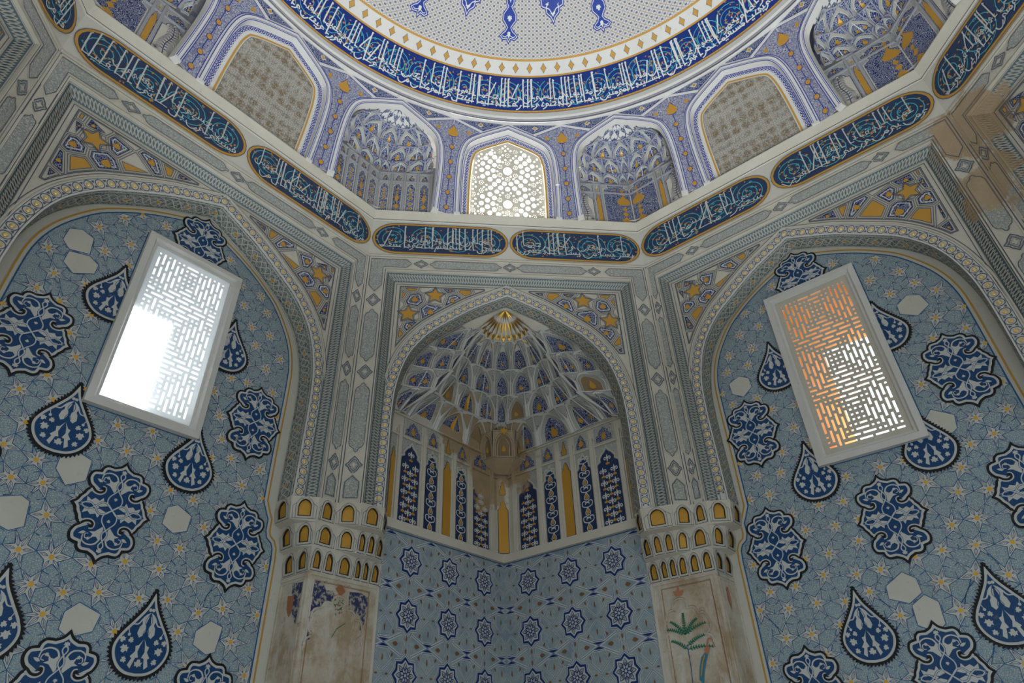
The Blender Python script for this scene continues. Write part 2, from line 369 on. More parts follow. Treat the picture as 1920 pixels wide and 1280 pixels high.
def portal(k, label, full=True):
    q = FAC[k]; a = radians(45 * k); root = thing('carved_portal', label, 'portal', (3.05 * sin(a), 3.05 * cos(a), 3.23), 'carved arch portals of the octagon')
    M = F(k, 3.0); W = 3 * tan(radians(22.5)); ZB, ZT, ZI = 3.225, 5.487, 5.315; pl, pr, fl, fr, hw, ou = (q[x] for x in ('pl', 'pr', 'fl', 'fr', 'hw', 'ou')); FT = 5.262
    mb = MB()
    for (u0, u1, z0, z1) in ((-W, pl, ZB, ZT), (pr, W, ZB, ZT), (pl, pr, ZI, ZT)):
        mb.box(M, u0, u1, z0, z1, -.12, 0, 0)
    for p in ([(-W + .012, ZB), (-W + .012, ZT - .02), (W - .012, ZT - .02), (W - .012, ZB)], [(pl - .012, ZB), (pl - .012, ZI + .012), (pr + .012, ZI + .012), (pr + .012, ZB)]):
        mb.strip(M, p, .006, .002, 1); mb.strip(M, [(x * .992, z - .008) for x, z in p], .008, .006, 0, h0=0)
    mb.strip(M, [(-W, ZT - .008), (W, ZT - .008)], .016, .010, 0, h0=0)
    mb.build('outer_frame', ['plaster', 'line_grey'], root)
    # engraved panels with lozenges between them
    zc = (ZI + ZT) / 2 - .004; ul = (pl - W) / 2; ur = (pr + W) / 2; wv = (pl + W) * .74; wv2 = (W - pr) * .74
    for x in (-.78, 0, .76):
        m = MB(); lozenge(M, m, (x, zc), .125, .095, False, .002); m.build('engraved_lozenge', ['plaster', 'engraved_foliage', 'line_grey'], root)
    for x in (-.39, .38):
        m = MB(); long_panel(M, m, (x, zc), .655, .108, False, .002); m.build('engraved_panel', ['plaster', 'engraved_foliage', 'line_grey'], root)
    for sgn, uc, wd in ((-1, ul, wv), (1, ur, wv2)):
        m = MB(); e = sgn * .85 + .0; hw2 = wd / 2       # L-shaped corner panel
        p = [(e, zc), (e + sgn * .05, zc + .054), (uc + sgn * hw2, zc + .054), (uc + sgn * hw2, 5.14), (uc, 5.06), (uc - sgn * hw2, 5.14), (uc - sgn * hw2, zc - .054), (e + sgn * .05, zc - .054)]
        m.poly(M, inset(p, .008), .002, 1); m.strip(M, p, .006, .005, 0, True); m.strip(M, inset(p, .010), .004, .004, 2, True); m.build('engraved_panel', ['plaster', 'engraved_foliage', 'line_grey'], root)
        for z in (4.98, 4.27, 3.50):
            m = MB(); lozenge(M, m, (uc, z), .13, wd * .95, True, .002); m.build('engraved_lozenge', ['plaster', 'engraved_foliage', 'line_grey'], root)
        for z, l in ((4.625, .54), (3.885, .60)):
            m = MB(); long_panel(M, m, (uc, z), l, wd, True, .002); m.build('engraved_panel', ['plaster', 'engraved_foliage', 'line_grey'], root)
        m = MB(); uu, h2 = uc, wd / 2; p = [(uu - h2, 3.245), (uu + h2, 3.245), (uu + h2, 3.38), (uu, 3.44), (uu - h2, 3.38)]
        m.poly(M, inset(p, .008), .002, 1); m.strip(M, p, .006, .005, 0, True); m.strip(M, inset(p, .016), .005, .004, 2, True); m.build('engraved_panel', ['plaster', 'engraved_foliage', 'line_grey'], root)
    # sloping rope moulding
    mb = MB(); O = F(k, 3.02); I = F(k, 3.1)
    for A0, A1, B0, B1 in (((pl, ZB), (pl, ZI), (fl, ZB), (fl, FT)), ((pl, ZI), (pr, ZI), (fl, FT), (fr, FT)), ((pr, ZI), (pr, ZB), (fr, FT), (fr, ZB))):
        S_, L = seg_map(O(*A0), O(*A1), I(*B0), I(*B1)); mb.face([O(*A0), O(*A1), I(*B1), I(*B0)], 0)
        c = (I(*B0) + I(*B1)) / 2 - (O(*A0) + O(*A1)) / 2
        nn = (O(*A1) - O(*A0)).cross(I(*B0) - O(*A0)).normalized(); ctr = V((0, 0, 4.3)); s = 1 if nn.dot(ctr - O(*A0)) > 0 else -1
        rope_on((lambda S_, s: lambda a_, b_, h=0.0: S_(a_, b_, h * s))(S_, s), L, mb)
    mb.build('rope_moulding', ['sage', 'plaster_grey', 'plaster'], root)
    # spandrel plane
    J = F(k, 3.1); outer = arch_half(hw, .045)
    for sg, nm in ((-1, 'l'), (1, 'r')):
        fe = fl if sg < 0 else fr; A = [(ou + sg * x, z) for x, z in outer]
        mb = MB(); mb.poly(J, [(ou, FT), (fe, FT), (fe, ZB)] + list(reversed(A)), 0, 0)
        mb.strip(J, [(fe - sg * .018, ZB), (fe - sg * .018, FT - .018), (ou + sg * .02, FT - .018)], .005, .002, 2)
        mb.strip(J, [(ou + sg * x, z) for x, z in arch_half(hw, .057)], .010, .010, 0, h0=0)
        mb.strip(J, [(ou + sg * x, z) for x, z in arch_half(hw, .070)], .004, .003, 2)
        e0 = fe - sg * .05; A2 = [(ou + sg * x, z) for x, z in arch_half(hw, .088) if 4.56 <= z <= FT - .04]
        reg = [(A2[0][0], FT - .04), (e0, FT - .04), (e0, A2[-1][1])] + list(reversed([p for p in A2 if sg * (e0 - p[0]) > .004]))
        mb.strip(J, reg, .006, .004, 2, True)
        f = abs(fe) / 1.006; cen = [(t, (sg * -1) * u * f, z + .012) for t, u, z in (SPAN if k == 0 else SPAN_WIDE)]
        cells = voronoi(reg, [(c[1], c[2]) for c in cen]); parts = []
        for (t, x, z), c in zip(cen, cells):
            if len(c) < 3 or abs(area(c)) < .0008: continue
            if area(c) < 0: c = c[::-1]
            mb.strip(J, inset(c, .007), .0045, .004, 2, True); c2 = dedup(inset(c, .014)); md, mg = MB(), MB()
            if t == 's':
                mb.strip(J, star((x, z), .098, .052, 5), .0045, .005, 2, True); mg.prism(J, star((x, z), .080, .037, 5), .002, .006, 0, 1); mb.strip(J, star((x, z), .083, .040, 5), .005, .006, 2, True); parts.append(('gold_star', mg, ['gold', 'navy'])); continue
            c3 = cinset(c, .021)
            if len(c3) < 3 or abs(area(c3)) < .0003: continue
            cx = sum(p[0] for p in c3) / len(c3); cz = sum(p[1] for p in c3) / len(c3); r = sqrt(abs(area(c3)))
            if t == 'g': mg.poly(J, c3, .006, 0); mb.strip(J, c3, .005, .0065, 2, True); parts.append(('gold_field', mg, ['gold', 'navy']))
            else:
                md.poly(J, c3, .005, 0); md.strip(J, c3, .005, .006, 1, True)
                c4 = cinset(c3, .014)
                if t == 'h' and len(c4) > 3: md.strip(J, c4, .007, .0065, 2, True)
                parts.append(('painted_cell', md, ['blue_arabesque', 'navy', 'ink_white'])); parts.append(('gold_drop', mg, ['gold', 'navy']))
                mg.poly(J, drop((cx, cz), r * .50, r * .58), .0072, 0); mg.strip(J, drop((cx, cz), r * .50, r * .58), .003, .0076, 1, True)
        o = mb.build('spandrel', ['plaster', 'sage', 'line_grey'], root)
        for nm_, q_, mt_ in parts: q_.build(nm_, mt_, o)
    # bead band along the arch
    P = arch_full(hw, ou, 0); Pin = arch_full(hw, ou, -.045); Pout = arch_full(hw, ou, .045); mb = MB()
    for i in range(len(P) - 1): mb.poly(J, [Pin[i], Pin[i + 1], Pout[i + 1], Pout[i]], .002, 0)
    mb.strip(J, arch_full(hw, ou, -.041), .009, .010, 0, h0=0); mb.strip(J, arch_full(hw, ou, -.033), .004, .004, 1); mb.strip(J, arch_full(hw, ou, .036), .004, .004, 1)
    half = Path2(cr([(x * hw, z) for x, z in ARCH], 4)); step = .0715; beads = []
    for sg in (-1, 1):
        d = .0 if sg > 0 else step
        while d < half.len - .03:
            (x, z), (nx, nz) = half.at(d); c = (ou + sg * x, z); rot = atan2(nz, nx * sg) ; beads.append((c, rot)); d += step
            if not full and z < 4.3: break
    for c, rot in beads:
        e = ell(c, .030, .0255, 14, rot); mb.strip(J, e, .0055, .004, 1, True)
        for s in (-1, 1):
            t = (c[0] - sin(rot) * s * .0357, c[1] + cos(rot) * s * .0357)
            for dd in (.024, -.024):
                mb.poly(J, [(t[0] + cos(rot) * dd + sin(rot) * .010, t[1] + sin(rot) * dd - cos(rot) * .010), (t[0] + cos(rot) * dd - sin(rot) * .010, t[1] + sin(rot) * dd + cos(rot) * .010), (t[0] + cos(rot) * dd * .3, t[1] + sin(rot) * dd * .3)], .0045, 1)
    mb.build('bead_band', ['plaster_white', 'line_grey'], root)
    for c, rot in beads:
        m = MB(); m.dome(J, c, .0165, .0165, .003, .013, 0, 10); m.build('gold_bead', 'pale_gilt', root, True)
    # soffit of the arch
    dz = 3.28 if k % 2 else 3.265; path = Path2(arch_full(hw, ou, -.045)); dep = dz - 3.1; mb = MB(); Pn = path.n
    def MS(s, t, h=0.0):
        (x, z), (nx, nz) = path.at(s); return J(x - nx * h * -1 * -1, z - nz * h, -t)
    for i in range(len(Pin) - 1):
        a_, b_ = Pin[i], Pin[i + 1]; mb.face([J(*a_, .002), J(*b_, .002), J(*b_, -dep), J(*a_, -dep)], 0)
    L = path.len; apex = L / 2; n = int(L / .02)
    for t, w in ((.014, .010), (dep - .012, .010)):
        mb.strip(MS, [(L * i / n, t) for i in range(n + 1)], w, .003, 1)
    if full:
        for ph in (0, 2.1, 4.2):
            mb.strip(MS, [(L * i / n, dep * (.5 + .27 * sin(2 * pi * i * L / n / .16 + ph))) for i in range(n + 1)], .007, .003, 1)
        s = .08
        while s < L:
            m_ = ell((s, dep * .5), .022, .016, 10); mb.poly(MS, m_, .004, 2); mb.strip(MS, m_, .006, .0045, 1, True); s += .21
    mb.build('soffit', ['soffit_waves', 'plaster', 'ochre'], root)
    return root
# ------------------------------------------------------------------ tiled window walls
GOLD = [(0, 5.10), (.17, 5.033), (.31, 4.968), (.43, 4.90), (.53, 4.83), (.65, 4.73), (.75, 4.6), (.83, 4.46), (.88, 4.3), (.897, 4.1), (.897, 3.6), (.90, 3.22)]
NOTCH = [(.935, 3.145), (.955, 3.11), (.955, 3.03), (.965, 3.0), (1.0, 2.975), (1.022, 2.93), (1.028, 2.86)]
WSHIFT = {-1: 0.0, 1: -.075}; WIN = {-1: (-.335, .337, 3.45, 4.752), 1: (-.40, .285, 3.335, 4.785)}; PIER = {-1: 1.10, 1: 1.17}
TEAR = [(.385, 4.2), (-.385, 4.2), (.345, 3.33), (-.365, 3.33), (.352, 2.335), (-.352, 2.335)]
LOBE = [(0, 4.86), (.685, 3.715), (-.685, 3.735), (.74, 2.894), (-.74, 2.894), (0, 2.91), (0, 2.03), (.73, 2.0)]
DB = 3.28
def wall_border(off=0.0):
    h = cr(GOLD, 3) + NOTCH + [(1.03, 2.5), (1.035, 1.2)]; n = offset(h, off, False); n[0] = (0, 5.10 + off * 1.08); n = [(x if x > 0 else 0, z) for x, z in n]
    return [(-x, z) for x, z in reversed(n)] + n[1:]
def tear_outline(n=40):
    o = [(0, .215), (.028, .135), (.075, .062), (.122, -.005), (.145, -.062), (.136, -.115), (.103, -.163), (.055, -.192), (0, -.2)]
    o = cr(o, 5); return o + [(-x, y) for x, y in reversed(o[1:-1])]
def lobe_outline():
    q = [[(0, .275), (.022, .247), (.052, .232)], [(.052, .232), (.088, .232), (.108, .216), (.114, .196)], [(.114, .196), (.150, .185), (.163, .150), (.150, .115), (.128, .098)],
         [(.128, .098), (.148, .083), (.158, .060)], [(.158, .060), (.172, .040), (.180, .020), (.200, 0)]]
    h = []
    for s in q: h += cr(s, 4)[:-1]
    h.append((.2, 0)); a = h; b = [(x, -y) for x, y in reversed(h[:-1])]; r = a + b
    return r + [(-x, y) for x, y in reversed(r[1:-1])]
def flower(c, s, rot=0.0):
    o = [(-.2, -.5), (.2, -.5), (.32, -.1), (.62, -.15), (.45, .2), (.5, .45), (.2, .35), (0, .6), (-.2, .35), (-.5, .45), (-.45, .2), (-.62, -.15), (-.32, -.1)]
    return tr(o, c[0], c[1], s, rot)
def medallion(kind, M, c, label, sc=1.0):
    root = thing('teardrop_medallion' if kind == 't' else 'lobed_medallion', label, 'medallion', M(c[0], c[1], 0), 'blue teardrop medallions' if kind == 't' else 'blue lobed medallions')
    T = lambda pts: [(c[0] + x * sc, c[1] + y * sc) for x, y in pts]
    if kind == 't':
        o = tear_outline(); out = offset(o, -.006, True) if area(o) > 0 else offset(o, .006, True)
        p = Path2(out + [out[0]]); teeth = []; n = 60
        for i in range(n):
            (x, y), (nx, ny) = p.at(p.len * i / n); s = 1 if nx * x + ny * (y + .05) > 0 else -1; teeth.append((x + s * nx * .003, y + s * ny * .003))
            (x, y), (nx, ny) = p.at(p.len * (i + .75) / n); s = 1 if nx * x + ny * (y + .05) > 0 else -1; k = .016 if y < .15 else .010; teeth.append((x + s * nx * k, y + s * ny * k))
        bl = o; rim = cinset(o, .002); fld = cinset(o, .015); edge = teeth
    else:
        o = lobe_outline(); edge = cinset(o, -.006); rim = cinset(o, .007); fld = cinset(o, .020)
    mb = MB(); mb.prism(M, T(edge), 0, .004, 0)
    if kind == 'l': pass
    mb.build('border', 'black', root)
    mb = MB(); mb.poly(M, T(rim), .006); mb.build('rim', 'ink_grey', root)
    mb = MB(); mb.poly(M, T(fld), .008); ob = mb.build('field', 'medallion_blue', root)
    wh = MB(); H = .0095
    if kind == 't':
        R = [[(0.004, .085), (.012, .05), (.005, .015), (.016, -.01), (.03, -.02), (.045, .0), (.04, .03), (.03, .045), (.035, .07), (.02, .09)], # upper palmette half
             [(0.002, -.025), (.02, -.055), (.035, -.06), (.03, -.085), (.05, -.11), (.04, -.118), (.052, -.15), (.035, -.165), (.028, -.14), (.022, -.115), (.008, -.112), (.018, -.085), (.012, -.055)]]
        for s in (-1, 1):
            for r in R: wh.poly(M, T([(x * s, y) for x, y in r]), H, 0)
            wh.strip(M, T([(x * s, y) for x, y in cr([(.008, .09), (.03, .075), (.05, .045), (.075, .04), (.09, .02), (.082, -.005)], 4)]), .009, H, 0, taper=.6)
            wh.poly(M, T([(x * s, y) for x, y in leaf((.035, .06), .055, .02, 2.2)]), H, 0)
            wh.disc(M, T([(s * .082, -.01)])[0], .008, None, H, 0, 8)
            for fx, fy, sz, ro in ((.088, -.078, .036, .4), (.078, -.128, .026, 1.0), (.108, -.035, .027, .2), (.066, -.035, .025, 1.2)): wh.poly(M, T([(x * s, y) for x, y in flower((fx, fy), sz, ro)]), H, 0)
            wh.strip(M, T([(x * s, y) for x, y in cr([(.03, -.085), (.06, -.09), (.09, -.1), (.115, -.06)], 4)]), .003, H - .0005, 1)
            wh.strip(M, T([(x * s, y) for x, y in cr([(0, -.025), (.015, 0), (.005, .03), (.018, .06), (0, .105)], 4)]), .003, H + .0004, 1)
            wh.strip(M, T([(x * s, y) for x, y in cr([(.04, -.15), (.06, -.15), (.08, -.135), (.095, -.11)], 4)]), .003, H - .0005, 1)
        wh.poly(M, T(flower((0, -.138), .034, pi)), H, 0); wh.disc(M, T([(.008, .118)])[0], .009, None, H, 0, 8); wh.disc(M, T([(-.008, .118)])[0], .009, None, H, 0, 8)
    else:
        for sx in (-1, 1):
            for sy in (-1, 1):
                f = lambda pts: T([(x * sx, y * sy) for x, y in pts]); bk = MB()
                hook = cr([(.128, .098), (.11, .082), (.088, .078), (.072, .088), (.072, .104), (.083, .106)], 4)
                wh.strip(M, f(hook), .029, H - .0008, 0, taper=.2); bk.strip(M, f(hook), .012, H + .001, 0); bk.disc(M, f([(.08, .102)])[0], .0085, None, H + .001, 0, 8)
                if bk.f: bk.build('hooked_scroll', 'black', root)
                # leaf scrolls in the upper lobe
                wh.poly(M, f([(.012, .085), (.03, .105), (.05, .125), (.075, .13), (.055, .14), (.06, .155), (.035, .15), (.02, .165), (.012, .13)]), H, 0)
                wh.strip(M, f(cr([(.012, .15), (.03, .185), (.065, .195), (.095, .18), (.1, .15)], 4)), .009, H, 0, taper=.4)
                wh.strip(M, f(cr([(.03, .12), (.06, .16), (.085, .165), (.09, .145), (.075, .14)], 4)), .006, H, 0, taper=.4)
                wh.poly(M, f(flower((.07, .165), .016, 1)), H, 0); wh.poly(M, f(leaf((.09, .135), .035, .016, .4)), H, 0)
                # side lobe leaves
                wh.poly(M, f([(.02, .02), (.05, .03), (.06, .055), (.075, .035), (.1, .045), (.115, .03), (.14, .045), (.135, .02), (.165, .004), (.1, .012), (.06, .006)]), H, 0)
                for pth in ([(0, .0), (.03, .028), (.06, .03), (.09, .0), (.115, -.016), (.14, -.012), (.155, 0)], [(0, 0), (.032, .03), (.034, .065), (.008, .1), (-.012, .13), (-.004, .16), (.012, .19), (0, .215)]):
                    wh.strip(M, f(cr(pth, 5)), .0105, H + .0006, 1); wh.strip(M, f(cr(pth, 5)), .0055, H + .0012, 0)
        for sy in (-1, 1):
            wh.poly(M, T(flower((0, .215 * sy), .024, 0 if sy > 0 else pi)), H + .001, 0); wh.poly(M, T(flower((0, .06 * sy), .016, 0 if sy > 0 else pi)), H + .001, 0)
            wh.poly(M, T(flower((.075 * sy, 0), .014, -pi / 2 * sy)), H + .001, 0)
    wh.build('arabesque', ['ink_grey', 'line_blue'], root)
    return root
def lattice_window(k, idx, cols, rows):
    u0, u1, z0, z1 = WIN[k]; M = F(k, DB); a = radians(45 * k)
    root = sempty('window_%d' % idx, 'left lattice window, sunlit and glaring, in a cream frame' if k < 0 else 'right lattice window with orange brick showing through, in a cream frame', M((u0 + u1) / 2, z0, 0))
    b = .068; mb = MB()
    O = [(u0, z0), (u1, z0), (u1, z1), (u0, z1)]; I1 = inset(O, .040); I2 = inset(O, .052); I3 = inset(O, b)
    for i in range(4):
        j = (i + 1) % 4
        mb.face([M(*O[i], -.02), M(*O[j], -.02), M(*O[j], .045), M(*O[i], .045)]); mb.face([M(*O[i], .045), M(*O[j], .045), M(*I1[j], .052), M(*I1[i], .052)])
        mb.face([M(*I1[i], .052), M(*I1[j], .052), M(*I2[j], .030), M(*I2[i], .030)]); mb.face([M(*I2[i], .030), M(*I2[j], .030), M(*I3[j], .026), M(*I3[i], .026)]); mb.face([M(*I3[i], .026), M(*I3[j], .026), M(*I3[j], -.05), M(*I3[i], -.05)])
    mb.strip(M, inset(O, -.003), .006, .003, 1, True)
    mb.build('window_frame', ['plaster_white', 'line_blue'], root)
    # pierced screen: short slots set in stepped diamonds
    W = u1 - u0 - 2 * b; Hh = z1 - z0 - 2 * b; ox, oz = u0 + b, z0 + b; pu, pz = W / (cols + 1.6), Hh / (rows + 1.6); lab = {}
    for i in range(cols):
        for j in range(rows):
            P = 10; Q = 12; x = ((i - cols // 2 + P // 2) % P) - P // 2; y = ((j - rows // 2 + Q // 2) % Q) - Q // 2; ax, ay = abs(x), abs(y)
            if (ax <= 1 and ay <= 1) or ax == ay and (i + j) % 3 == 0: lab[i, j] = ('q', i, j)
            elif ax > ay * .9: lab[i, j] = ('v', i, (j + (i % 2) * 2) // 3)
            else: lab[i, j] = ('h', (i + (j % 2) * 2) // 3, j)
    B = .52; xs = [0.0]; zs = [0.0]
    for i in range(cols): s = (i + .8) * pu; xs += [s + pu * B / 2, s + pu * (1 - B / 2)]
    for j in range(rows): s = (j + .8) * pz; zs += [s + pz * B / 2, s + pz * (1 - B / 2)]
    xs.append(W); zs.append(Hh); nx, nz = len(xs) - 1, len(zs) - 1
    def solid(a, c):
        if a < 0 or c < 0 or a >= nx or c >= nz: return True
        i, ii = divmod(a - 1, 2); j, jj = divmod(c - 1, 2)
        if a == 0 or c == 0 or a == nx - 1 or c == nz - 1: return True
        if ii == 0 and jj == 0: return False
        if ii == 1 and jj == 0: return i + 1 >= cols or lab[i, j] != lab[i + 1, j]
        if ii == 0 and jj == 1: return j + 1 >= rows or lab[i, j] != lab[i, j + 1]
        return True
    mb = MB(); hf, hb = .016, .004
    for a in range(nx):
        for c in range(nz):
            x0, x1, y0, y1 = ox + xs[a], ox + xs[a + 1], oz + zs[c], oz + zs[c + 1]
            if not solid(a, c): continue
            mb.quad(M, x0, x1, y0, y1, hf); mb.poly(M, [(x0, y0), (x0, y1), (x1, y1), (x1, y0)], hb)
            for (da, dc, p, q) in ((1, 0, (x1, y0), (x1, y1)), (-1, 0, (x0, y1), (x0, y0)), (0, 1, (x1, y1), (x0, y1)), (0, -1, (x0, y0), (x1, y0))):
                if not solid(a + da, c + dc): mb.face([M(*p, hf), M(*p, hb), M(*q, hb), M(*q, hf)])
    mb.build('pierced_screen', 'lattice_plaster' if k > 0 else 'sun_lattice', root)
    return root
def pattern_wall(k, name, blanks):
    u0, u1, z0, z1 = WIN[k]; M = F(k, DB); sh = WSHIFT[k]
    w = sempty(name, 'window wall painted with blue stars and hexagons, ' + ('left' if k < 0 else 'right') + ' of the corner niche', M(0, 0, 0)); U = 1.32
    mb = MB()
    g = .01
    for a, b, c, d in ((-U, u0 + g, -.0, 5.6), (u1 - g, U, -.0, 5.6), (u0 + g, u1 - g, -.0, z0 + g), (u0 + g, u1 - g, z1 - g, 5.6)): mb.quad(M, a, b, c, d)
    mb.build('plaster_ground', 'cream_paint', w)
    bord = [(x + sh, z) for x, z in wall_border(-.028)]; bot = 1.2
    fld = [p for p in bord]; n = len(fld)
    # painted field as left/right/top/bottom pieces round the window: split by a vertical seam
    cx = (u0 + u1) / 2; ap = n // 2; Lp = fld[:ap + 1]; Rp = fld[ap:]
    mb = MB(); ax = fld[ap][0]
    mb.poly(M, Lp + [(ax, z1), (u0, z1), (u0, z0), (ax, z0), (ax, bot)], .0012); mb.poly(M, [(ax, bot), (ax, z0), (u1, z0), (u1, z1), (ax, z1)] + Rp, .0012)
    mb.build('scrollwork_field', 'blue_scrollwork', w)
    mb = MB(); mb.strip(M, [(x + sh, z) for x, z in wall_border(0)], .011, .003, 0); mb.build('gold_line', 'ochre', w)
    mb = MB(); mb.strip(M, bord, .008, .003, 0); mb.build('blue_line', 'line_blue', w)
    # stars: one per cell of an irregular net
    R = random.Random(5 + k); pts = []; sp = .172
    nz_ = int((5.2 - bot) / (sp * .87)) + 1
    for j in range(nz_):
        for i in range(-8, 9):
            pts.append((sh + (i + (.5 if j % 2 else 0)) * sp + R.uniform(-.03, .03), bot - .05 + j * sp * .87 + R.uniform(-.025, .025)))
    pts = [p for p in pts if abs(p[0] - sh) < 1.2]; big = [(-1.4, .5), (1.4, .5), (1.4, 6), (-1.4, 6)]; cells = voronoi(big, pts, .6)
    st = MB(); ln = MB(); go = MB(); inn = [(x + sh, z) for x, z in wall_border(-.034)]
    inn = inn + [(inn[-1][0], bot), (inn[0][0], bot)]
    inside = lambda p: inpoly(p, inn) and not (u0 - .0 < p[0] < u1 + .0 and z0 - .0 < p[1] < z1)
    for p, c in zip(pts, cells):
        if len(c) < 4: continue
        if area(c) < 0: c = c[::-1]
        m = len(c); S = []; x0_, z0_ = p
        blank = any(hypot(p[0] - sh - bx, p[1] - bz) < .095 for bx, bz in blanks)
        if blank: S = [(x0_ + (q[0] - x0_) * .92, z0_ + (q[1] - z0_) * .92) for q in c]
        else:
            for i in range(m):
                a, b = c[i], c[(i + 1) % m]; S.append(((a[0] + b[0]) / 2, (a[1] + b[1]) / 2))
                S.append((x0_ + (b[0] - x0_) * .365, z0_ + (b[1] - z0_) * .365))
        S = [q for q in S]
        ok = [inside(q) for q in S]
        if not any(ok): continue
        if not all(ok):      # cut against the border or window
            if not inside(p): continue
            S2 = []
            for q in S:
                if inside(q): S2.append(q); continue
                lo, hi = 0.0, 1.0
                for _ in range(9):
                    mm = (lo + hi) / 2
                    if inside((p[0] + (q[0] - p[0]) * mm, p[1] + (q[1] - p[1]) * mm)): lo = mm
                    else: hi = mm
                S2.append((p[0] + (q[0] - p[0]) * lo, p[1] + (q[1] - p[1]) * lo))
            S = S2
        st.poly(M, S, .0024); ln.strip(M, S, .0036, .0036, 0, True)
        if not blank:
            for i in range(0, len(S), 2):
                q = S[i]; L = hypot(q[0] - p[0], q[1] - p[1])
                if L < .04: continue
                ro = atan2(q[1] - p[1], q[0] - p[0]); lf = leaf((p[0] + cos(ro) * .017, p[1] + sin(ro) * .017), L * .58, L * .18, ro); ln.strip(M, lf, .0022, .0034, 0, True); ln.strip(M, [(p[0] + cos(ro) * .022, p[1] + sin(ro) * .022), (p[0] + cos(ro) * L * .7, p[1] + sin(ro) * L * .7)], .002, .0034)
            go.disc(M, p, .0125, None, .0048, 0, 10)
    # long straight strap lines crossing between neighbouring hexagons
    for p, c in zip(pts, cells):
        m = len(c)
        for i in range(m):
            a, b = c[i], c[(i + 1) % m]; q = ((a[0] + b[0]) / 2, (a[1] + b[1]) / 2)
            e = ((q[0] * .35 + a[0] * .65), (q[1] * .35 + a[1] * .65))
            if m >= 4 and inside(q) and inside(e) and i % 2 == 0: ln.strip(M, [q, e], .0035, .0030)
    st.build('stars', 'cream_paint', w); ln.build('strap_lines', 'line_blue', w); go.build('gold_studs', 'amber_gold', w)
    return w
paint('amber_gold', (.70, .40, .06), .5, .1, amt=0)
# ------------------------------------------------------------------ cursive inscription (pen strokes, written right to left)
def letter(c, x, H, fin):
    S = []; A = 1.2; br = False
    if c == 'A': S = [([(x, 0), (x - .7, .05), (x - 1.0, .6), (x - 1.15, H)], 1), ([(x - 1.15, H), (x - .75, H - .75)], .8)]; A = 1.7; br = True
    elif c == 'l':
        S = [([(x - .7, H), (x - .75, .5), (x - .95, 0), (x - 1.4, 0)], 1), ([(x - .7, H), (x - .3, H - .75)], .8), ([(x, 0), (x - .9, 0)], .8)]; A = 1.4
        if fin: S[0] = ([(x - .7, H), (x - .75, -.2), (x - 1.3, -1.2), (x - 2.3, -1.1), (x - 2.7, -.2)], 1); A = 2.8
    elif c in 'btny':
        if fin: S = [([(x, 0), (x - .35, -.5), (x - 1.2, -1.25), (x - 2.3, -.95), (x - 2.8, .25)], .9)]; A = 3.0
        else: S = [([(x, 0), (x - .45, .05), (x - .5, 1.0), (x - .62, .05), (x - 1.2, 0)], .8)]
        dy = -.9 if c in 'by' else 1.7; xx = x - (1.4 if fin else .55); S.append(([(xx - .2, dy), (xx + .15, dy + .3)], .9))
        if c in 'ty': S.append(([(xx - .75, dy), (xx - .4, dy + .3)], .9))
    elif c in 'rz': S = [([(x, .1), (x - .35, .35), (x - .55, -.3), (x - 1.1, -1.0), (x - 2.0, -1.3)], .85)]; A = 1.5; br = True
    elif c == 'w': S = [([(x, 0), (x - .35, .75), (x - .9, .85), (x - 1.05, .3), (x - .5, .0), (x - .9, .1), (x - 1.15, -.5), (x - 2.2, -1.2)], .85)]; A = 1.8; br = True
    elif c == 'm': S = [([(x, 0), (x - .3, .55), (x - .8, .6), (x - .95, .1), (x - .55, -.25), (x - .2, 0), (x - 1.2, 0)] + ([(x - 1.4, -.6), (x - 1.5, -1.7)] if fin else []), .8)]; A = 1.3
    elif c in 'fq':
        S = [([(x, 0), (x - .4, .15), (x - .2, .9), (x - .65, 1.25), (x - 1.0, .8), (x - .7, .2), (x - 1.3, 0)] + ([(x - 1.9, -.9), (x - 2.8, -.6), (x - 3.0, .2)] if fin else []), .8)]; A = 3.2 if fin else 1.4
        S.append(([(x - .8, 1.75), (x - .45, 2.05)], .9))
    elif c == 'k': S = [([(x, 0), (x - 1.9, 0)], .8), ([(x - 1.75, .1), (x - 1.2, 1.6), (x + .6, H * .72)], 1)]; A = 2.0
    elif c == 'h': S = [([(x, 0), (x - .4, .6), (x - .75, 1.15), (x - 1.0, .6), (x - .6, .15), (x - .8, -.4), (x - 1.1, -.1), (x - 1.4, 0)], .75)]; A = 1.4
    elif c in 's': S = [([(x, 0), (x - .3, .05), (x - .35, .8), (x - .5, .05), (x - .95, .05), (x - 1.0, .8), (x - 1.15, .05), (x - 1.6, .05), (x - 1.65, .9), (x - 1.8, 0), (x - 2.3, 0)], .75)]; A = 2.3
    elif c == 'd': S = [([(x, 0), (x - .9, .0), (x - .75, .5), (x - .25, 1.5)], .9)]; A = 1.4; br = True
    elif c == 'e': S = [([(x, 0), (x - .9, .15), (x - .25, .75), (x - .55, 1.2), (x - 1.0, .95)], .8), ([(x, 0), (x - 1.3, 0)], .8)]; A = 1.3
    elif c == 'H': S = [([(x, .0), (x - .8, .05), (x - .1, 1.0), (x - .7, 1.3), (x - 1.4, 1.1)], .85), ([(x, 0), (x - 1.6, 0)], .8)]; A = 1.6
    elif c in 'SDT':
        S = [([(x, 0), (x - .5, .2), (x - 1.1, .95), (x - 1.7, .85), (x - 1.6, .15), (x - .6, .0), (x - 2.1, 0)], .8)]; A = 2.1
        if c == 'T': S.append(([(x - .7, .4), (x - .75, H * .85)], 1))
        if c == 'D': S.append(([(x - 1.3, 1.6), (x - .95, 1.9)], .9))
    return S, A, br
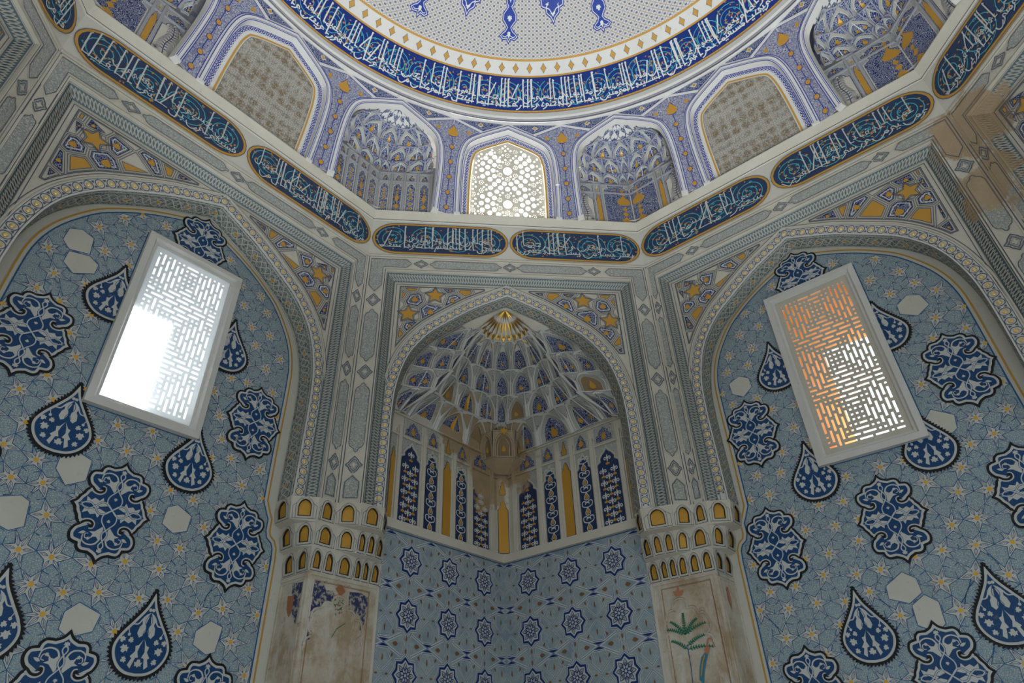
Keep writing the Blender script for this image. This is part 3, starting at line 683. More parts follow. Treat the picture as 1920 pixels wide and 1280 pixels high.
def calligraphy(text, width, e, H):
    pen = [0.0, -2.5]; yo = [0.0, 2.7]; out = []
    for w in text.split():
        t = 0 if pen[0] >= pen[1] - 1.5 else 1; x = pen[t]
        for i, c in enumerate(w):
            S, A, br = letter(c, x, H - yo[t] - (0 if c != 'A' else RND.uniform(0, .5)), i == len(w) - 1)
            for p, k in S:
                f = k * (1.0 if t == 0 else .9); out.append(([(a, b + yo[t] + (.35 * ((i % 3) - 1) if t else 0)) for a, b in p], f))
            x -= A * .94
        pen[t] = x - .5
    L = -min(p[0] for s, _ in out for p in s); sx = min(width / (L * e), 1.6)
    return [([(a * e * sx, b * e) for a, b in p], k) for p, k in out], L * e * sx
TEXTS = {(-2, 1): 'ql llmHlfyn mn AlAerAb stdewn Aly qwm Awly bAs sdyd tqAtlwnhm',
 (-1, 0): 'fsyqwlwn bl tHsdwnnA bl kAnwA lA yfqhwn AlA qlylA',
 (-1, 1): 'yrydwn An ybdlwA klAm Allh ql ln ttbewnA kdlkm qAl Allh mn qbl',
 (0, 0): 'syqwl AlmHlfwn AdA AnTlqtm Aly mEAnm ltAHdwhA drwnA ntbekm'.replace('E', 'e'),
 (0, 1): 'yefr lmn ysA wyedb mn ysA wkAn Allh efwrA rHymA',
 (1, 0): 'seyrA wllh mlk AlsmwAt wAlArD', (1, 1): 'wmn lm ywmn bAllh wrswlh fAnA AetdnA llkAfryn',
 (2, 0): 'An ln ynqlb Alrswl wAlmwmnwn Aly Ahlyhm AbdA wzyn dlk fy qlwbkm', (2, 1): 'bl knAn Allh bmA temlwn Hbyr'}
def stadium(u0, u1, z0, z1, n=12):
    r = (z1 - z0) / 2; a = r * 1.18; o = []
    for s, cx in ((1, u1 - a), (-1, u0 + a)):
        for i in range(n + 1):
            t = -pi / 2 + pi * i / n; o.append((cx + s * a * cos(t) * 1.0, (z0 + z1) / 2 + s * r * sin(t)))
    return o
def vine_ground(M, L0, L1, z0, z1, h, mb, rnd, inside=None, n=None):
    zc = (z0 + z1) / 2; H = z1 - z0; n = n or max(int((L1 - L0) / (H * .72)), 1); stp = (L1 - L0) / n
    ok = (lambda p: True) if inside is None else inside
    for i in range(n):
        c = (L0 + stp * (i + .5), zc); d = 1 if i % 2 else -1
        sp = [p for p in spiral(c, H * .47, 3.0, rnd.uniform(0, 6), d, 18)]
        run = []
        for p in sp + [None]:
            if p is not None and ok(p): run.append(p)
            else:
                if len(run) > 2: mb.strip(M, run, H * .020, h, 0)
                run = []
        for p in sp[2::4]:
            q = (p[0] + rnd.uniform(-.02, .02), p[1] + rnd.uniform(-.02, .02))
            if not ok(q): continue
            kind = rnd.random(); s = H * .085
            if kind < .55: mb.poly(M, leaf(q, s, s * .55, rnd.uniform(0, 6.3)), h + .0008, 1)
            elif kind < .8: mb.poly(M, tr([(-.5, 0), (-.2, .5), (0, .15), (.2, .5), (.5, 0), (0, -.5)], q[0], q[1], s * .9, rnd.uniform(-1, 1)), h + .0008, 1)
            else: mb.strip(M, spiral(q, s * .5, 1.0, rnd.uniform(0, 6), d, 9), H * .018, h + .0008, 0)
    for i in range(int((L1 - L0) / H * 16)):
        q = (rnd.uniform(L0, L1), rnd.uniform(z0 + H * .06, z1 - H * .06))
        if ok(q): mb.poly(M, leaf(q, H * .065, H * .035, rnd.uniform(0, 6.3)), h + .0004, 1)
CART_LABEL = {(-2, 1): 'blue inscription cartouche at the top left corner of the picture, cut by the edge', (-1, 0): 'blue inscription cartouche over the left window wall, left one below the blind arch',
 (-1, 1): 'blue inscription cartouche over the left window wall, nearest the corner niche', (0, 0): 'dense blue inscription cartouche over the corner niche, left of the pair',
 (0, 1): 'sparser blue inscription cartouche over the corner niche, right of the pair', (1, 0): 'blue inscription cartouche over the right window wall, nearest the corner niche',
 (1, 1): 'blue inscription cartouche over the right window wall, next to the bare brown plaster corner', (2, 0): 'blue inscription cartouche at the top right corner above the bare brown plaster', (2, 1): 'blue inscription cartouche beyond the right picture edge'}
def cartouche(k, side):
    B0 = F(k, 3.0); M = lambda u, z, h=0.0: B0(u, z, h + .0125 * (z - 5.487) / .413 + .0005); z0, z1 = 5.508, 5.868; u0, u1 = (-1.226, -.008) if side == 0 else (.008, 1.226); rnd = random.Random(k * 7 + side)
    root = thing('inscription_cartouche', CART_LABEL[k, side], 'inscription panel', M((u0 + u1) / 2, z0), 'inscription cartouches of the cornice')
    O = stadium(u0, u1, z0, z1); mb = MB(); mb.prism(M, O, 0, .006, 0); mb.strip(M, O, .006, .008, 1, True); mb.build('gold_border', ['gold', 'line_grey'], root)
    I = inset(O, .021); mb = MB(); mb.poly(M, I, .008, 0); mb.build('blue_ground', 'cartouche_blue', root); I2 = inset(O, .034); ins = lambda p: inpoly(p, I2)
    mb = MB(); vine_ground(M, u0 + .04, u1 - .04, z0 + .02, z1 - .02, .0095, mb, rnd, ins); mb.build('vine_scrolls', ['turquoise', 'amber'], root)['kind'] = 'stuff'
    e = .0292; tx, wd = calligraphy(TEXTS[k, side], u1 - u0 - .13, e, 9.2); mb = MB(); x0 = u1 - (u1 - u0 - wd) / 2 - .0; zb = z0 + .075
    for i, (p, kf) in enumerate(tx):
        q = [(x0 + a, zb + b) for a, b in p]; mm = (u0 + u1) / 2; hw_ = (u1 - u0) / 2
        q = [(a, min(max(b, z0 + .03 + .16 * max(0, abs(a - mm) / hw_ - .82) / .18), z1 - .035 - .15 * max(0, abs(a - mm) / hw_ - .82) / .18)) for a, b in q]
        if len(q) > 3: q = cr(q, 3)
        mb.strip(M, q, .0092 * kf, .0115 + .0001 * (i % 5), 0)
    mb.build('calligraphy', 'ink_grey', root)
    return root
def cornice():
    W = tan(radians(22.5)); mb = MB(); lg = MB()
    for k in range(-4, 4):
        prof = [(3.0, 5.487), (2.976 + .012, 5.90), (2.976, 5.913), (2.947, 5.992), (2.947, 5.999), (3.3, 5.999)]
        for i in range(len(prof) - 1):
            (d0, a), (d1, b) = prof[i], prof[i + 1]; A, B = F(k, d0), F(k, d1)
            (mb if i == 0 else lg).face([A(-d0 * W, a), A(d0 * W, a), B(d1 * W, b), B(-d1 * W, b)], 0)
        if -2 <= k <= 2:
            A = F(k, 2.976 + .010)
            lg.strip(A, [(-2.99 * W, 5.906), (2.99 * W, 5.906)], .007, .012, 1); mb.strip(F(k, 3.0), [(-3 * W, 5.492), (3 * W, 5.492)], .006, .003, 1)
    struct(mb.build('trim_1', ['cream_paint', 'line_grey']), 'cream cornice band carrying the inscription cartouches'); struct(lg.build('trim_2', ['plaster', 'line_grey']), 'plain projecting plaster ledge below the drum')
    for k, s in CART_LABEL: 
        if (k, s) != (2, 1): cartouche(k, s)
# ------------------------------------------------------------------ corner niche: tiles, pilaster panels, muqarnas hood
def tile_wall(k):
    sg = 1 if k < 0 else -1; M = F(k, 3.0); m = lambda p: [(sg * x, y) for x, y in p]; L, Rr = 1.665, 3.0; z0, z1 = .0, 3.165
    w = thing('star_tile_panel', 'blue star tile panel below the muqarnas hood, ' + ('left' if k < 0 else 'right') + ' half of the corner', 'tile panel', M(sg * 2.3, 0))
    mb = MB(); mb.poly(M, m([(L, z0), (Rr, z0), (Rr, z1), (L, z1)]), .001, 0); mb.strip(M, m([(L + .004, z0), (L + .004, z1 - .004), (Rr, z1 - .004)]), .006, .003, 1); mb.build('tile_ground', ['blue_tile_ground', 'line_blue'], w)
    sw = MB(); fil = MB(); dr = MB(); nv = MB()
    px, pz = .4, .3685; x_0, z_0 = 1.94, 2.975; ok = lambda p: all(L + .008 < q[0] < Rr - .001 and q[1] < z1 - .008 for q in p)
    Hh = .0035
    def line(p, w_=.020):
        q = []
        n_ = 10
        for a, b in zip(p, p[1:]):       # keep only what is inside the panel
            run = [(a[0] + (b[0] - a[0]) * i / n_, a[1] + (b[1] - a[1]) * i / n_) for i in range(n_ + 1)]
            run = [r for r in run if L + .006 < r[0] < Rr and r[1] < z1 - .006]
            if len(run) > 1: sw.strip(M, m([run[0], run[-1]]), w_, Hh, 0); sw.strip(M, m([run[0], run[-1]]), .0035, Hh + .001, 1)
    ros = []
    for j in range(-1, 6):
        for i in range(-1, 4):
            cx, cz = x_0 + i * px, z_0 - j * pz; c2 = cx + px / 2; 
            if L + .09 < cx < Rr - .09 and j >= 0: ros.append((cx, cz))
            for s in (1, -1):
                T = lambda pts: [(c2 + x, cz + s * y) for x, y in pts]
                pen = T([(-.042, .152), (.042, .152), (.078, .085), (0, .012), (-.078, .085)]); line(pen + [pen[0]], .013)
                tri = T([(-.046, .161), (.046, .161), (0, .179)])
                if ok(tri): nv = MB(); nv.poly(M, m(tri), .005, 0); nv.build('navy_triangle', 'navy_tile', w)
                d0 = T(leaf((0, .07), .05, .012, pi / 2)); 
                if ok(d0): dr.poly(M, m(d0), .005)
                d0 = T(leaf((-.02, .0), -.05, .022, .2))
                for d0 in (() if s < 0 else (T(leaf((-.03, .0), .03, .014, pi)), T(leaf((.03, .0), .03, .014, 0)))) + (T(leaf((-.086, .128), .032, .016, -1.1)), T(leaf((.086, .128), .032, .016, -2.0))):
                    if ok(d0): dr.poly(M, m(d0), .005)
            z2 = cz - pz / 2; hx = [(c2 - .2 + .2, 0)]
            line([(c2 - px / 2 + .045, cz - .115), (c2, z2), (c2 + px / 2 - .045, cz - .115)], .020); line([(c2 - px / 2 + .045, z2 - (cz - .115 - z2) ), (c2, z2), (c2 + px / 2 - .045, z2 - (cz - .115 - z2))], .020)
            for s in (1, -1):
                line([(cx + s * .035, z2 + .075), (cx + s * .018, z2), (cx + s * .035, z2 - .075)], .012)
                d0 = leaf((cx + s * .075, z2), .05 * s, .03, 0); 
                if ok(d0): dr.poly(M, m(d0), .005)
                d0 = leaf((cx, z2 + s * .02), .04, .016, pi / 2 * s)
                if ok(d0): dr.poly(M, m(d0), .005)
            st = star((cx, cz), .125, .100, 8, pi / 8 + pi / 8)
            if ok(st): line(st + [st[0]], .015)
    sw.build('strapwork', ['tile_white', 'line_blue'], w); dr.build('brown_drops', 'rust_drop', w)['kind'] = 'stuff'
    for c in ros:
        r = MB(); r.poly(M, m(star(c, .112, .088, 8, pi / 4)), .006, 0); r.poly(M, m(star(c, .094, .072, 8, pi / 4)), .0072, 2)
        for i in range(8):
            a = pi / 4 * i + pi / 8 * 0 + pi / 4; r.poly(M, m(leaf((c[0] + .026 * cos(a), c[1] + .026 * sin(a)), .056, .036, a)), .0088, 1); r.poly(M, m(leaf((c[0] + .036 * cos(a), c[1] + .036 * sin(a)), .040, .022, a)), .0096, 3); r.poly(M, m(leaf((c[0] + .040 * cos(a), c[1] + .040 * sin(a)), .018, .010, a)), .0104, 4)
        r.poly(M, m(star(c, .034, .014, 8, 0)), .0112, 1); r.disc(M, m([c])[0], .010, None, .0125, 2, 8); r.build('star_rosette', ['navy_tile', 'navy_tile', 'tile_white', 'tile_pale', 'rust_drop'], w)
    return w
paint('navy_tile', (.005, .028, .16), .35, amt=.05); paint('rust_drop', (.20, .10, .045), .6, amt=.05)
def _tg(nt, v):
    f = ramp(nt, voro(nt, v, 75, 'DISTANCE_TO_EDGE'), .03, .14, .6, 0); f2 = ramp(nt, noise(nt, v, 9, 3), .38, .62, 0, .7); return mix(nt, mth(nt, 'MAXIMUM', f, f2), (.43, .47, .46, 1), (.17, .27, .36, 1))
pattern('blue_tile_ground', _tg, .4)
def ogee(u0, u1, z0, z1, cap=.10):      # strip panel with a lobed pointed head
    c = (u0 + u1) / 2; w = (u1 - u0) / 2; h = [(w, 0), (w, -cap * .0), (w * .98, .15), (w * .62, .30), (w * .66, .48), (w * .40, .72), (w * .12, .86), (0, 1.0)]
    r = [(c + x, z1 - cap + y * cap) for x, y in h]; return [(u0, z0), (u1, z0)] + r + [(2 * c - x, z) for x, z in reversed(r[:-1])]
def bottle(u0, u1, z0, z1):
    c = (u0 + u1) / 2; w = (u1 - u0) / 2; H = [(w, -.085), (w * .55, -.06), (w * .55, -.045), (w * .3, -.02), (w * .22, -.008), (0, 0)]
    r = [(c + x, z1 + y) for x, y in H]; return [(u0, z0), (u1, z0)] + r + [(2 * c - x, z) for x, z in reversed(r[:-1])]
def trefoil(c, s): return tr([(0, .7), (.22, .25), (.6, .2), (.5, -.25), (.15, -.1), (0, -.35), (-.15, -.1), (-.5, -.25), (-.6, .2), (-.22, .25)], c[0], c[1], s)
def fleur(M, mb, c, s, h, mat):
    mb.poly(M, tr([(0, .8), (.16, .3), (.1, -.2), (.18, -.7), (-.18, -.7), (-.1, -.2), (-.16, .3)], c[0], c[1], s), h, mat)
    for q in (-1, 1): mb.strip(M, [(c[0] + q * x * s, c[1] + y * s) for x, y in cr([(.05, -.3), (.3, .1), (.62, .15), (.75, -.2), (.5, -.38), (.38, -.12)], 3)], s * .17, h, mat)
PANELS = [('g', 1.678, 1.716, 3.80), ('a', 1.781, 1.975, 3.865), ('b', 2.045, 2.173, 3.872), ('g', 2.246, 2.336, 3.868), ('b', 2.389, 2.521, 3.866), ('a', 2.609, 2.799, 3.84)]
def niche_panels():
    for k in (-1, 1):
        sg = 1 if k < 0 else -1; M = F(k, 3.0); m = lambda p: [(sg * x, y) for x, y in p]; sd = 'left' if k < 0 else 'right'
        root = thing('pilaster_panel_row', 'row of tall gold and navy panels under the muqarnas, ' + sd + ' wall of the niche', 'wall panelling', M(sg * 2.3, 3.2))
        mb = MB(); mb.poly(M, m([(1.55, 3.10), (3.0, 3.10), (3.0, 4.2), (1.55, 4.2)]), .0, 0); mb.prism(M, m([(1.655, 3.165), (2.985, 3.165), (2.985, 3.232), (1.655, 3.232)]), 0, .035, 0)
        for x in (1.745, 2.010, 2.210, 2.362, 2.565, 2.85): mb.prism(M, m([(x - .016, 3.232), (x + .016, 3.232), (x + .016, 4.0), (x - .016, 4.0)]), 0, .022, 0); mb.prism(M, m([(x - .028, 3.232), (x + .028, 3.232), (x + .028, 3.97), (x - .028, 3.97)]), 0, .010, 0)
        for z in (3.915, 4.095): mb.prism(M, m([(1.655, z - .006), (2.93, z - .006), (2.93, z + .006), (1.655, z + .006)]), 0, .018, 0)
        mb.build('mouldings', ['plaster', 'line_grey'], root)
        for t, u0, u1, zt in PANELS:
            p = MB(); rr = random.Random(int(u0 * 1000)); c = (u0 + u1) / 2; w = u1 - u0
            p.poly(M, m([(u0 - .022, 3.236), (u1 + .022, 3.236), (u1 + .022, 3.905), (u0 - .022, 3.905)]), .003, 4)
            if t == 'g':
                b = bottle(u0, u1, 3.245, zt); p.poly(M, m(inset(b, -.005)), .005, 1); p.poly(M, m(b), .0065, 0)
            else:
                b = ogee(u0, u1, 3.240, zt, .14); p.strip(M, m(inset(b, -.012)), .010, .010, 3, True); p.poly(M, m(b), .006, 1); p.strip(M, m(inset(b, .002)), .004, .007, 1, True)
                z = 3.27; r = 0
                while z < zt - .05:
                    if t == 'a':
                        xs = (c - w * .27, c + w * .27) if z < zt - .16 else (c,)
                        for i, x in enumerate(xs):
                            if (r % 2): p.poly(M, m(trefoil((x, z), .033)), .0085, 0)
                            else: fleur(M, p, (x * sg, z), .040, .0085, 2) 
                        if z < zt - .2:
                            if r % 2 == 0: p.poly(M, m(trefoil((c, z), .033)), .0085, 0)
                            else: fleur(M, p, (c * sg, z), .040, .0085, 2)
                        z += .052; r += 1
                    else:
                        p.poly(M, m(drop((c, z), .030, .042)), .0088, 0); p.strip(M, m(drop((c, z), .046, .062)), .006, .0086, 2, True)
                        for q in (-1, 1): p.strip(M, m([(c + q * x, z + y) for x, y in cr([(0, .035), (w * .34, .05), (w * .36, .085), (w * .12, .088), (w * .15, .06)], 3)]), .007, .0086, 2)
                        p.poly(M, m(trefoil((c, z + .075), .022)), .0087, 2); z += .125 if z < zt - .2 else .07
            p.build({'g': 'gilded_strip', 'a': 'trefoil_panel', 'b': 'scroll_panel'}[t], ['gold', 'navy', 'ink_white', 'plaster', 'spandrel_scroll'], root)
        # small squares above the tall panels
        for i, (u0, u1) in enumerate(((1.785, 1.985), (2.04, 2.185), (2.235, 2.345), (2.39, 2.54), (2.59, 2.80))):
            q = MB(); a = [(u0, 3.93), (u1, 3.93), (u1, 4.085), (u0, 4.085)]; q.poly(M, m(a), .004, 0); q.strip(M, m(inset(a, .004)), .006, .008, 1, True)
            b = ogee(u0 + .028, u1 - .028, 3.945, 4.07, .09) if i != 2 else bottle(u0 + .03, u1 - .03, 3.94, 4.07); q.poly(M, m(b), .006, 2 if i != 2 else 4); q.strip(M, m(b), .005, .008, 3, True); q.poly(M, m(drop(((u0 + u1) / 2, 3.99), .045, .07)), .0075, 4); q.build('small_arch_panel', ['spandrel_scroll', 'plaster', 'blue_arabesque', 'line_grey', 'gold'], root)
    # gilded strip across the very corner
    D = F(0, 4.243 - .055); root = thing('corner_gilded_strip', 'narrow gold strip standing in the very corner of the niche above the tiles', 'gilded strip', D(0, 3.235))
    mb = MB(); mb.prism(D, [(-.075, 3.235), (.075, 3.235), (.075, 4.0), (-.075, 4.0)], -.06, 0, 0); mb.build('corner_post', 'plaster', root)
    mb = MB(); b = bottle(-.042, .042, 3.245, 3.70); mb.poly(D, inset(b, -.006), .003, 1); mb.poly(D, b, .005, 0); b = bottle(-.024, .024, 3.76, 3.88); mb.poly(D, inset(b, -.004), .003, 2); mb.poly(D, b, .005, 0); mb.build('gold_strip', ['gold', 'navy', 'line_grey'], root)
def _ss(nt, v):
    w = mth(nt, 'SINE', mth(nt, 'MULTIPLY', voro(nt, v, 30), 34)); return mix(nt, ramp(nt, w, .3, .8, 0, .8), (.50, .49, .45, 1), (.10, .15, .19, 1))
pattern('spandrel_scroll', _ss, bare=True)

def cell_outline(n=7, s0=.13, s1=.87, v0=.08, vs=.45, v1=.93):    # pointed arch in the unit square
    c = (s0 + s1) / 2; w = (s1 - s0) / 2; r = [(s1, v0), (s1, vs)]
    for i in range(1, n): t = i / n; r.append((c + w * (1 - t ** 1.7), vs + (v1 - vs) * (1 - (1 - t) ** 1.5)))
    r.append((c, v1)); return [(s0, v0)] + r + [(2 * c - x, y) for x, y in reversed(r[1:-1])]
def arch_cell(S, name, parent, style, depth=.03, rim=.008, arch=None, mats=None, sx=1.0, sy=1.0, fmats=('plaster', 'plaster_grey', 'line_grey', 'spandrel_scroll')):
    """S(s,v,h) surface patch; builds a frame with a recessed pointed niche, a painted back and a gold drop."""
    A = arch or cell_outline(); top = max(range(len(A)), key=lambda i: A[i][1]); fr = MB(); n = len(A)
    right = A[1:top + 1]; left = [A[i % n] for i in range(top, n)] + [A[0]]; c = A[top][0]
    def strip_to(edge, side):      # quads from arch to cell border
        for a, b in zip(edge, edge[1:]):
            ea = (side, a[1]); eb = (side, b[1]); fr.face([S(*a, 0), S(*ea, 0), S(*eb, 0), S(*b, 0)], 0)
    strip_to(right, 1.0); strip_to(left, 0.0)
    fr.face([S(*A[top], 0), S(1, A[top][1], 0), S(1, 1, 0), S(c, 1, 0)], 0); fr.face([S(*A[top], 0), S(c, 1, 0), S(0, 1, 0), S(0, A[top][1], 0)], 0)
    fr.face([S(0, 0, 0), S(c, 0, 0), S(c, A[0][1], 0), S(0, A[0][1], 0)], 0); fr.face([S(c, 0, 0), S(1, 0, 0), S(1, A[0][1], 0), S(c, A[0][1], 0)], 0)
    bx = [(c + (x - c) * .82, A[0][1] + (y - A[0][1]) * .90 + .02) for x, y in A]
    for i in range(n):
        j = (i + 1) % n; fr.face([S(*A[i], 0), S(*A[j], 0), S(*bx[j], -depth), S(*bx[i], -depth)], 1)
    # raised rib round the opening and spandrel lines
    T = lambda a, b, h: S(a / sx, b / sy, h)
    q = [(x * sx, y * sy) for x, y in A]
    fr.strip(T, inset(q, -rim * 1.1), rim, .006, 0, True); fr.strip(T, inset(q, -rim * 2.0), rim * .4, .003, 2, True)
    for a, b in (((.03, .97), (.40, .97)), ((.60, .97), (.97, .97))):
        s = .0 if a[0] < .5 else 1.0; tri = [(a[0], .95), (b[0], .95), ((.06 if s == 0 else .94), .58)]
        tri = [(x * sx, y * sy) for x, y in tri]
        fr.poly(T, tri, .002, 3); fr.strip(T, tri, rim * .4, .003, 2, True)
    for e in (.0, 1.0): fr.strip(T, [(e * sx, 0), (e * sx, sy)], rim * .9, .005, 0)
    o = fr.build(name, list(fmats), parent)
    mb = MB(); mb.poly(S, bx, -depth, 0); B2 = [(c + (x - c) * .80, A[0][1] + (y - A[0][1]) * .88 + .045) for x, y in A]; mb.strip(T, [(x * sx, y * sy) for x, y in B2], rim * .55, -depth + .002, 1, True)
    if style == 'double': mb.strip(T, [(c * sx, (A[0][1] + .02) * sy), (c * sx, A[top][1] * .93 * sy)], rim * 1.3, -depth + .026, 1)
    mb.build('painted_back', [mats or 'blue_arabesque', 'ink_white' if style != 'bare' else 'raw_plaster'], o)
    dm = MB(); xs = (c,) if style != 'double' else (c - .17, c + .17)
    for x in xs:
        zc = A[0][1] + .36 * (A[top][1] - A[0][1]); w = .19 if style != 'double' else .12
        if style == 'bottle': dm.poly(T, [(a * sx, b * sy) for a, b in bottle(c - .10, c + .10, .15, .80)] if False else tr([(-.1, -.3), (.1, -.3), (.1, .1), (.05, .2), (.07, .28), (0, .4), (-.07, .28), (-.05, .2), (-.1, .1)], c * sx, .45 * sy, min(sx, sy) * 1.0), -depth + .026)
        else: dm.poly(T, drop((x * sx, zc * sy), w * sx, max(w * sx * 1.5, .24 * sy)), -depth + .026)
    dm.build('gold_drop', 'gold', o)
    return o
def hood(fmats, par, parent, tiers, O, amp=.022, arch=None):
    """Stack of muqarnas tiers. O(x,y,z) places plan points; par(z) -> (a, ys, r, b, p) plan parameters."""
    def plan(z, t, sh, na):     # t 0..1 along the plan curve: shoulder, arc, shoulder
        a, ys, r, b, p = par(z); t = min(max(t, 0), 1)
        if t < sh: k = t / sh; return (-a + (a - r) * k, ys * (.35 + .65 * k))
        if t > 1 - sh: k = (1 - t) / sh; return (a - (a - r) * k, ys * (.35 + .65 * k))
        f = pi - pi * (t - sh) / (1 - 2 * sh); cx, sy = cos(f), sin(f)
        return ((1 if cx > 0 else -1) * r * abs(cx) ** (2 / p), ys + (b - ys) * abs(sy) ** (2 / p))
    for ti, (z0, z1, na, ns, styles, nm) in enumerate(tiers):
        sh = 0 if ns == 0 else .30 if ns == 2 else .20; edges = []
        if ns: edges += [sh * i / ns for i in range(ns)]
        edges += [sh + (1 - 2 * sh) * i / na for i in range(na + 1)]
        if ns: edges += [1 - sh + sh * (i + 1) / ns for i in range(ns)]
        for ci in range(len(edges) - 1):
            t0, t1 = edges[ci], edges[ci + 1]
            def S(s, v, h=0.0, t0=t0, t1=t1):
                zz = z0 + (z1 - z0) * v; v = min(max(v, 0), 1); w = z0 + (z1 - z0) * (v ** 2.4 * .98); t = t0 + (t1 - t0) * s
                x, y = plan(w, t, sh, na); e = 1e-3; xa, ya = plan(w, max(t - e, 0), sh, na); xb, yb = plan(w, min(t + e, 1), sh, na)
                tx, ty = xb - xa, yb - ya; l = hypot(tx, ty) or 1; nx, ny = -ty / l, tx / l      # outward, away from the room
                if ny < -.2: nx, ny = -nx, -ny
                sc = amp * (sin(pi * s) * (1 - v ** 3) - .5 * (1 - sin(pi * s)) * v)
                return O(x + nx * (sc - h), y + ny * (sc - h), zz)
            W = (S(1, .3) - S(0, .3)).length; st = styles[ci % len(styles)]
            mt = None
            if st == 'bare': mt = 'raw_brown'
            arch_cell(S, nm, parent, st if st != 'bare' else 'drop', .018, .006, arch, mt, W, z1 - z0, fmats or ('plaster', 'plaster_grey', 'line_grey', 'spandrel_scroll'))
paint('raw_brown', (.30, .21, .12), .8, amt=.3)
def star_dome(parent, O, zb, zt, r, b, ys, nf=12, gold='gilt'):
    mb = MB(); nz = 8; gp = MB(); up = MB()
    def S(i, v, h=0.0):      # i counts flutes, v climbs from the pointed hem (about 0) to the crown (1)
        f = pi - pi * i / nf; k = max(1 - v, 0) ** .75; fl = 1 + .07 * abs(sin(pi * i)) * k; z = zb + (zt - zb) * v
        return O(cos(f) * (r * k * fl - h), ys + sin(f) * (b * k * fl - h), z)
    hem = lambda i: .13 - .17 * abs(sin(pi * i))
    for q in range(nf * 6):
        a, c = q / 6, (q + 1) / 6
        for k in range(nz):
            t0, t1 = k / nz, (k + 1) / nz; va0, va1, vc0, vc1 = [hem(x) + (1 - hem(x)) * t for x, t in ((a, t0), (a, t1), (c, t0), (c, t1))]
            mb.face([S(a, va0), S(c, vc0), S(c, vc1), S(a, va1)])
        mb.face([S(a, hem(a)), S(c, hem(c)), S(c, -.08, -.02), S(a, -.08, -.02)])
    d = mb.build('fluted_half_dome', 'plaster_white', parent)
    def rib(i0, v0, i1, v1, w=.10, n=4):
        for k in range(n):
            a, c = k / n, (k + 1) / n; x0, y0, x1, y1 = i0 + (i1 - i0) * a, v0 + (v1 - v0) * a, i0 + (i1 - i0) * c, v0 + (v1 - v0) * c
            gp.face([S(x0 - w, y0, .006), S(x1 - w, y1, .006), S(x1 + w, y1, .006), S(x0 + w, y0, .006)])
    for i in range(nf):
        for s in (-.5, .5): rib(i + .5, hem(.5), i + .5 + s, hem(0), .07); rib(i + .5 + s, hem(0), i + .5, .42, .07); rib(i + .5, .42, i + .5 + s, .70, .07)
        up.face([S(i + .5, .72, .008), S(i + .86, .56, .008), S(i + .5, .40, .008), S(i + .14, .56, .008)]); up.face([S(i + .5, .99, .008), S(i + .95, .86, .008), S(i + .5, .72, .008), S(i + .05, .86, .008)])
        if 0 < i: up.face([S(i, .36, .008), S(i + .26, .28, .008), S(i + .2, .2, .008), S(i, .10, .008), S(i - .2, .2, .008), S(i - .26, .28, .008)])
    gp.build('gold_ribs', gold, d); up.build('gold_petals', gold, d); return d
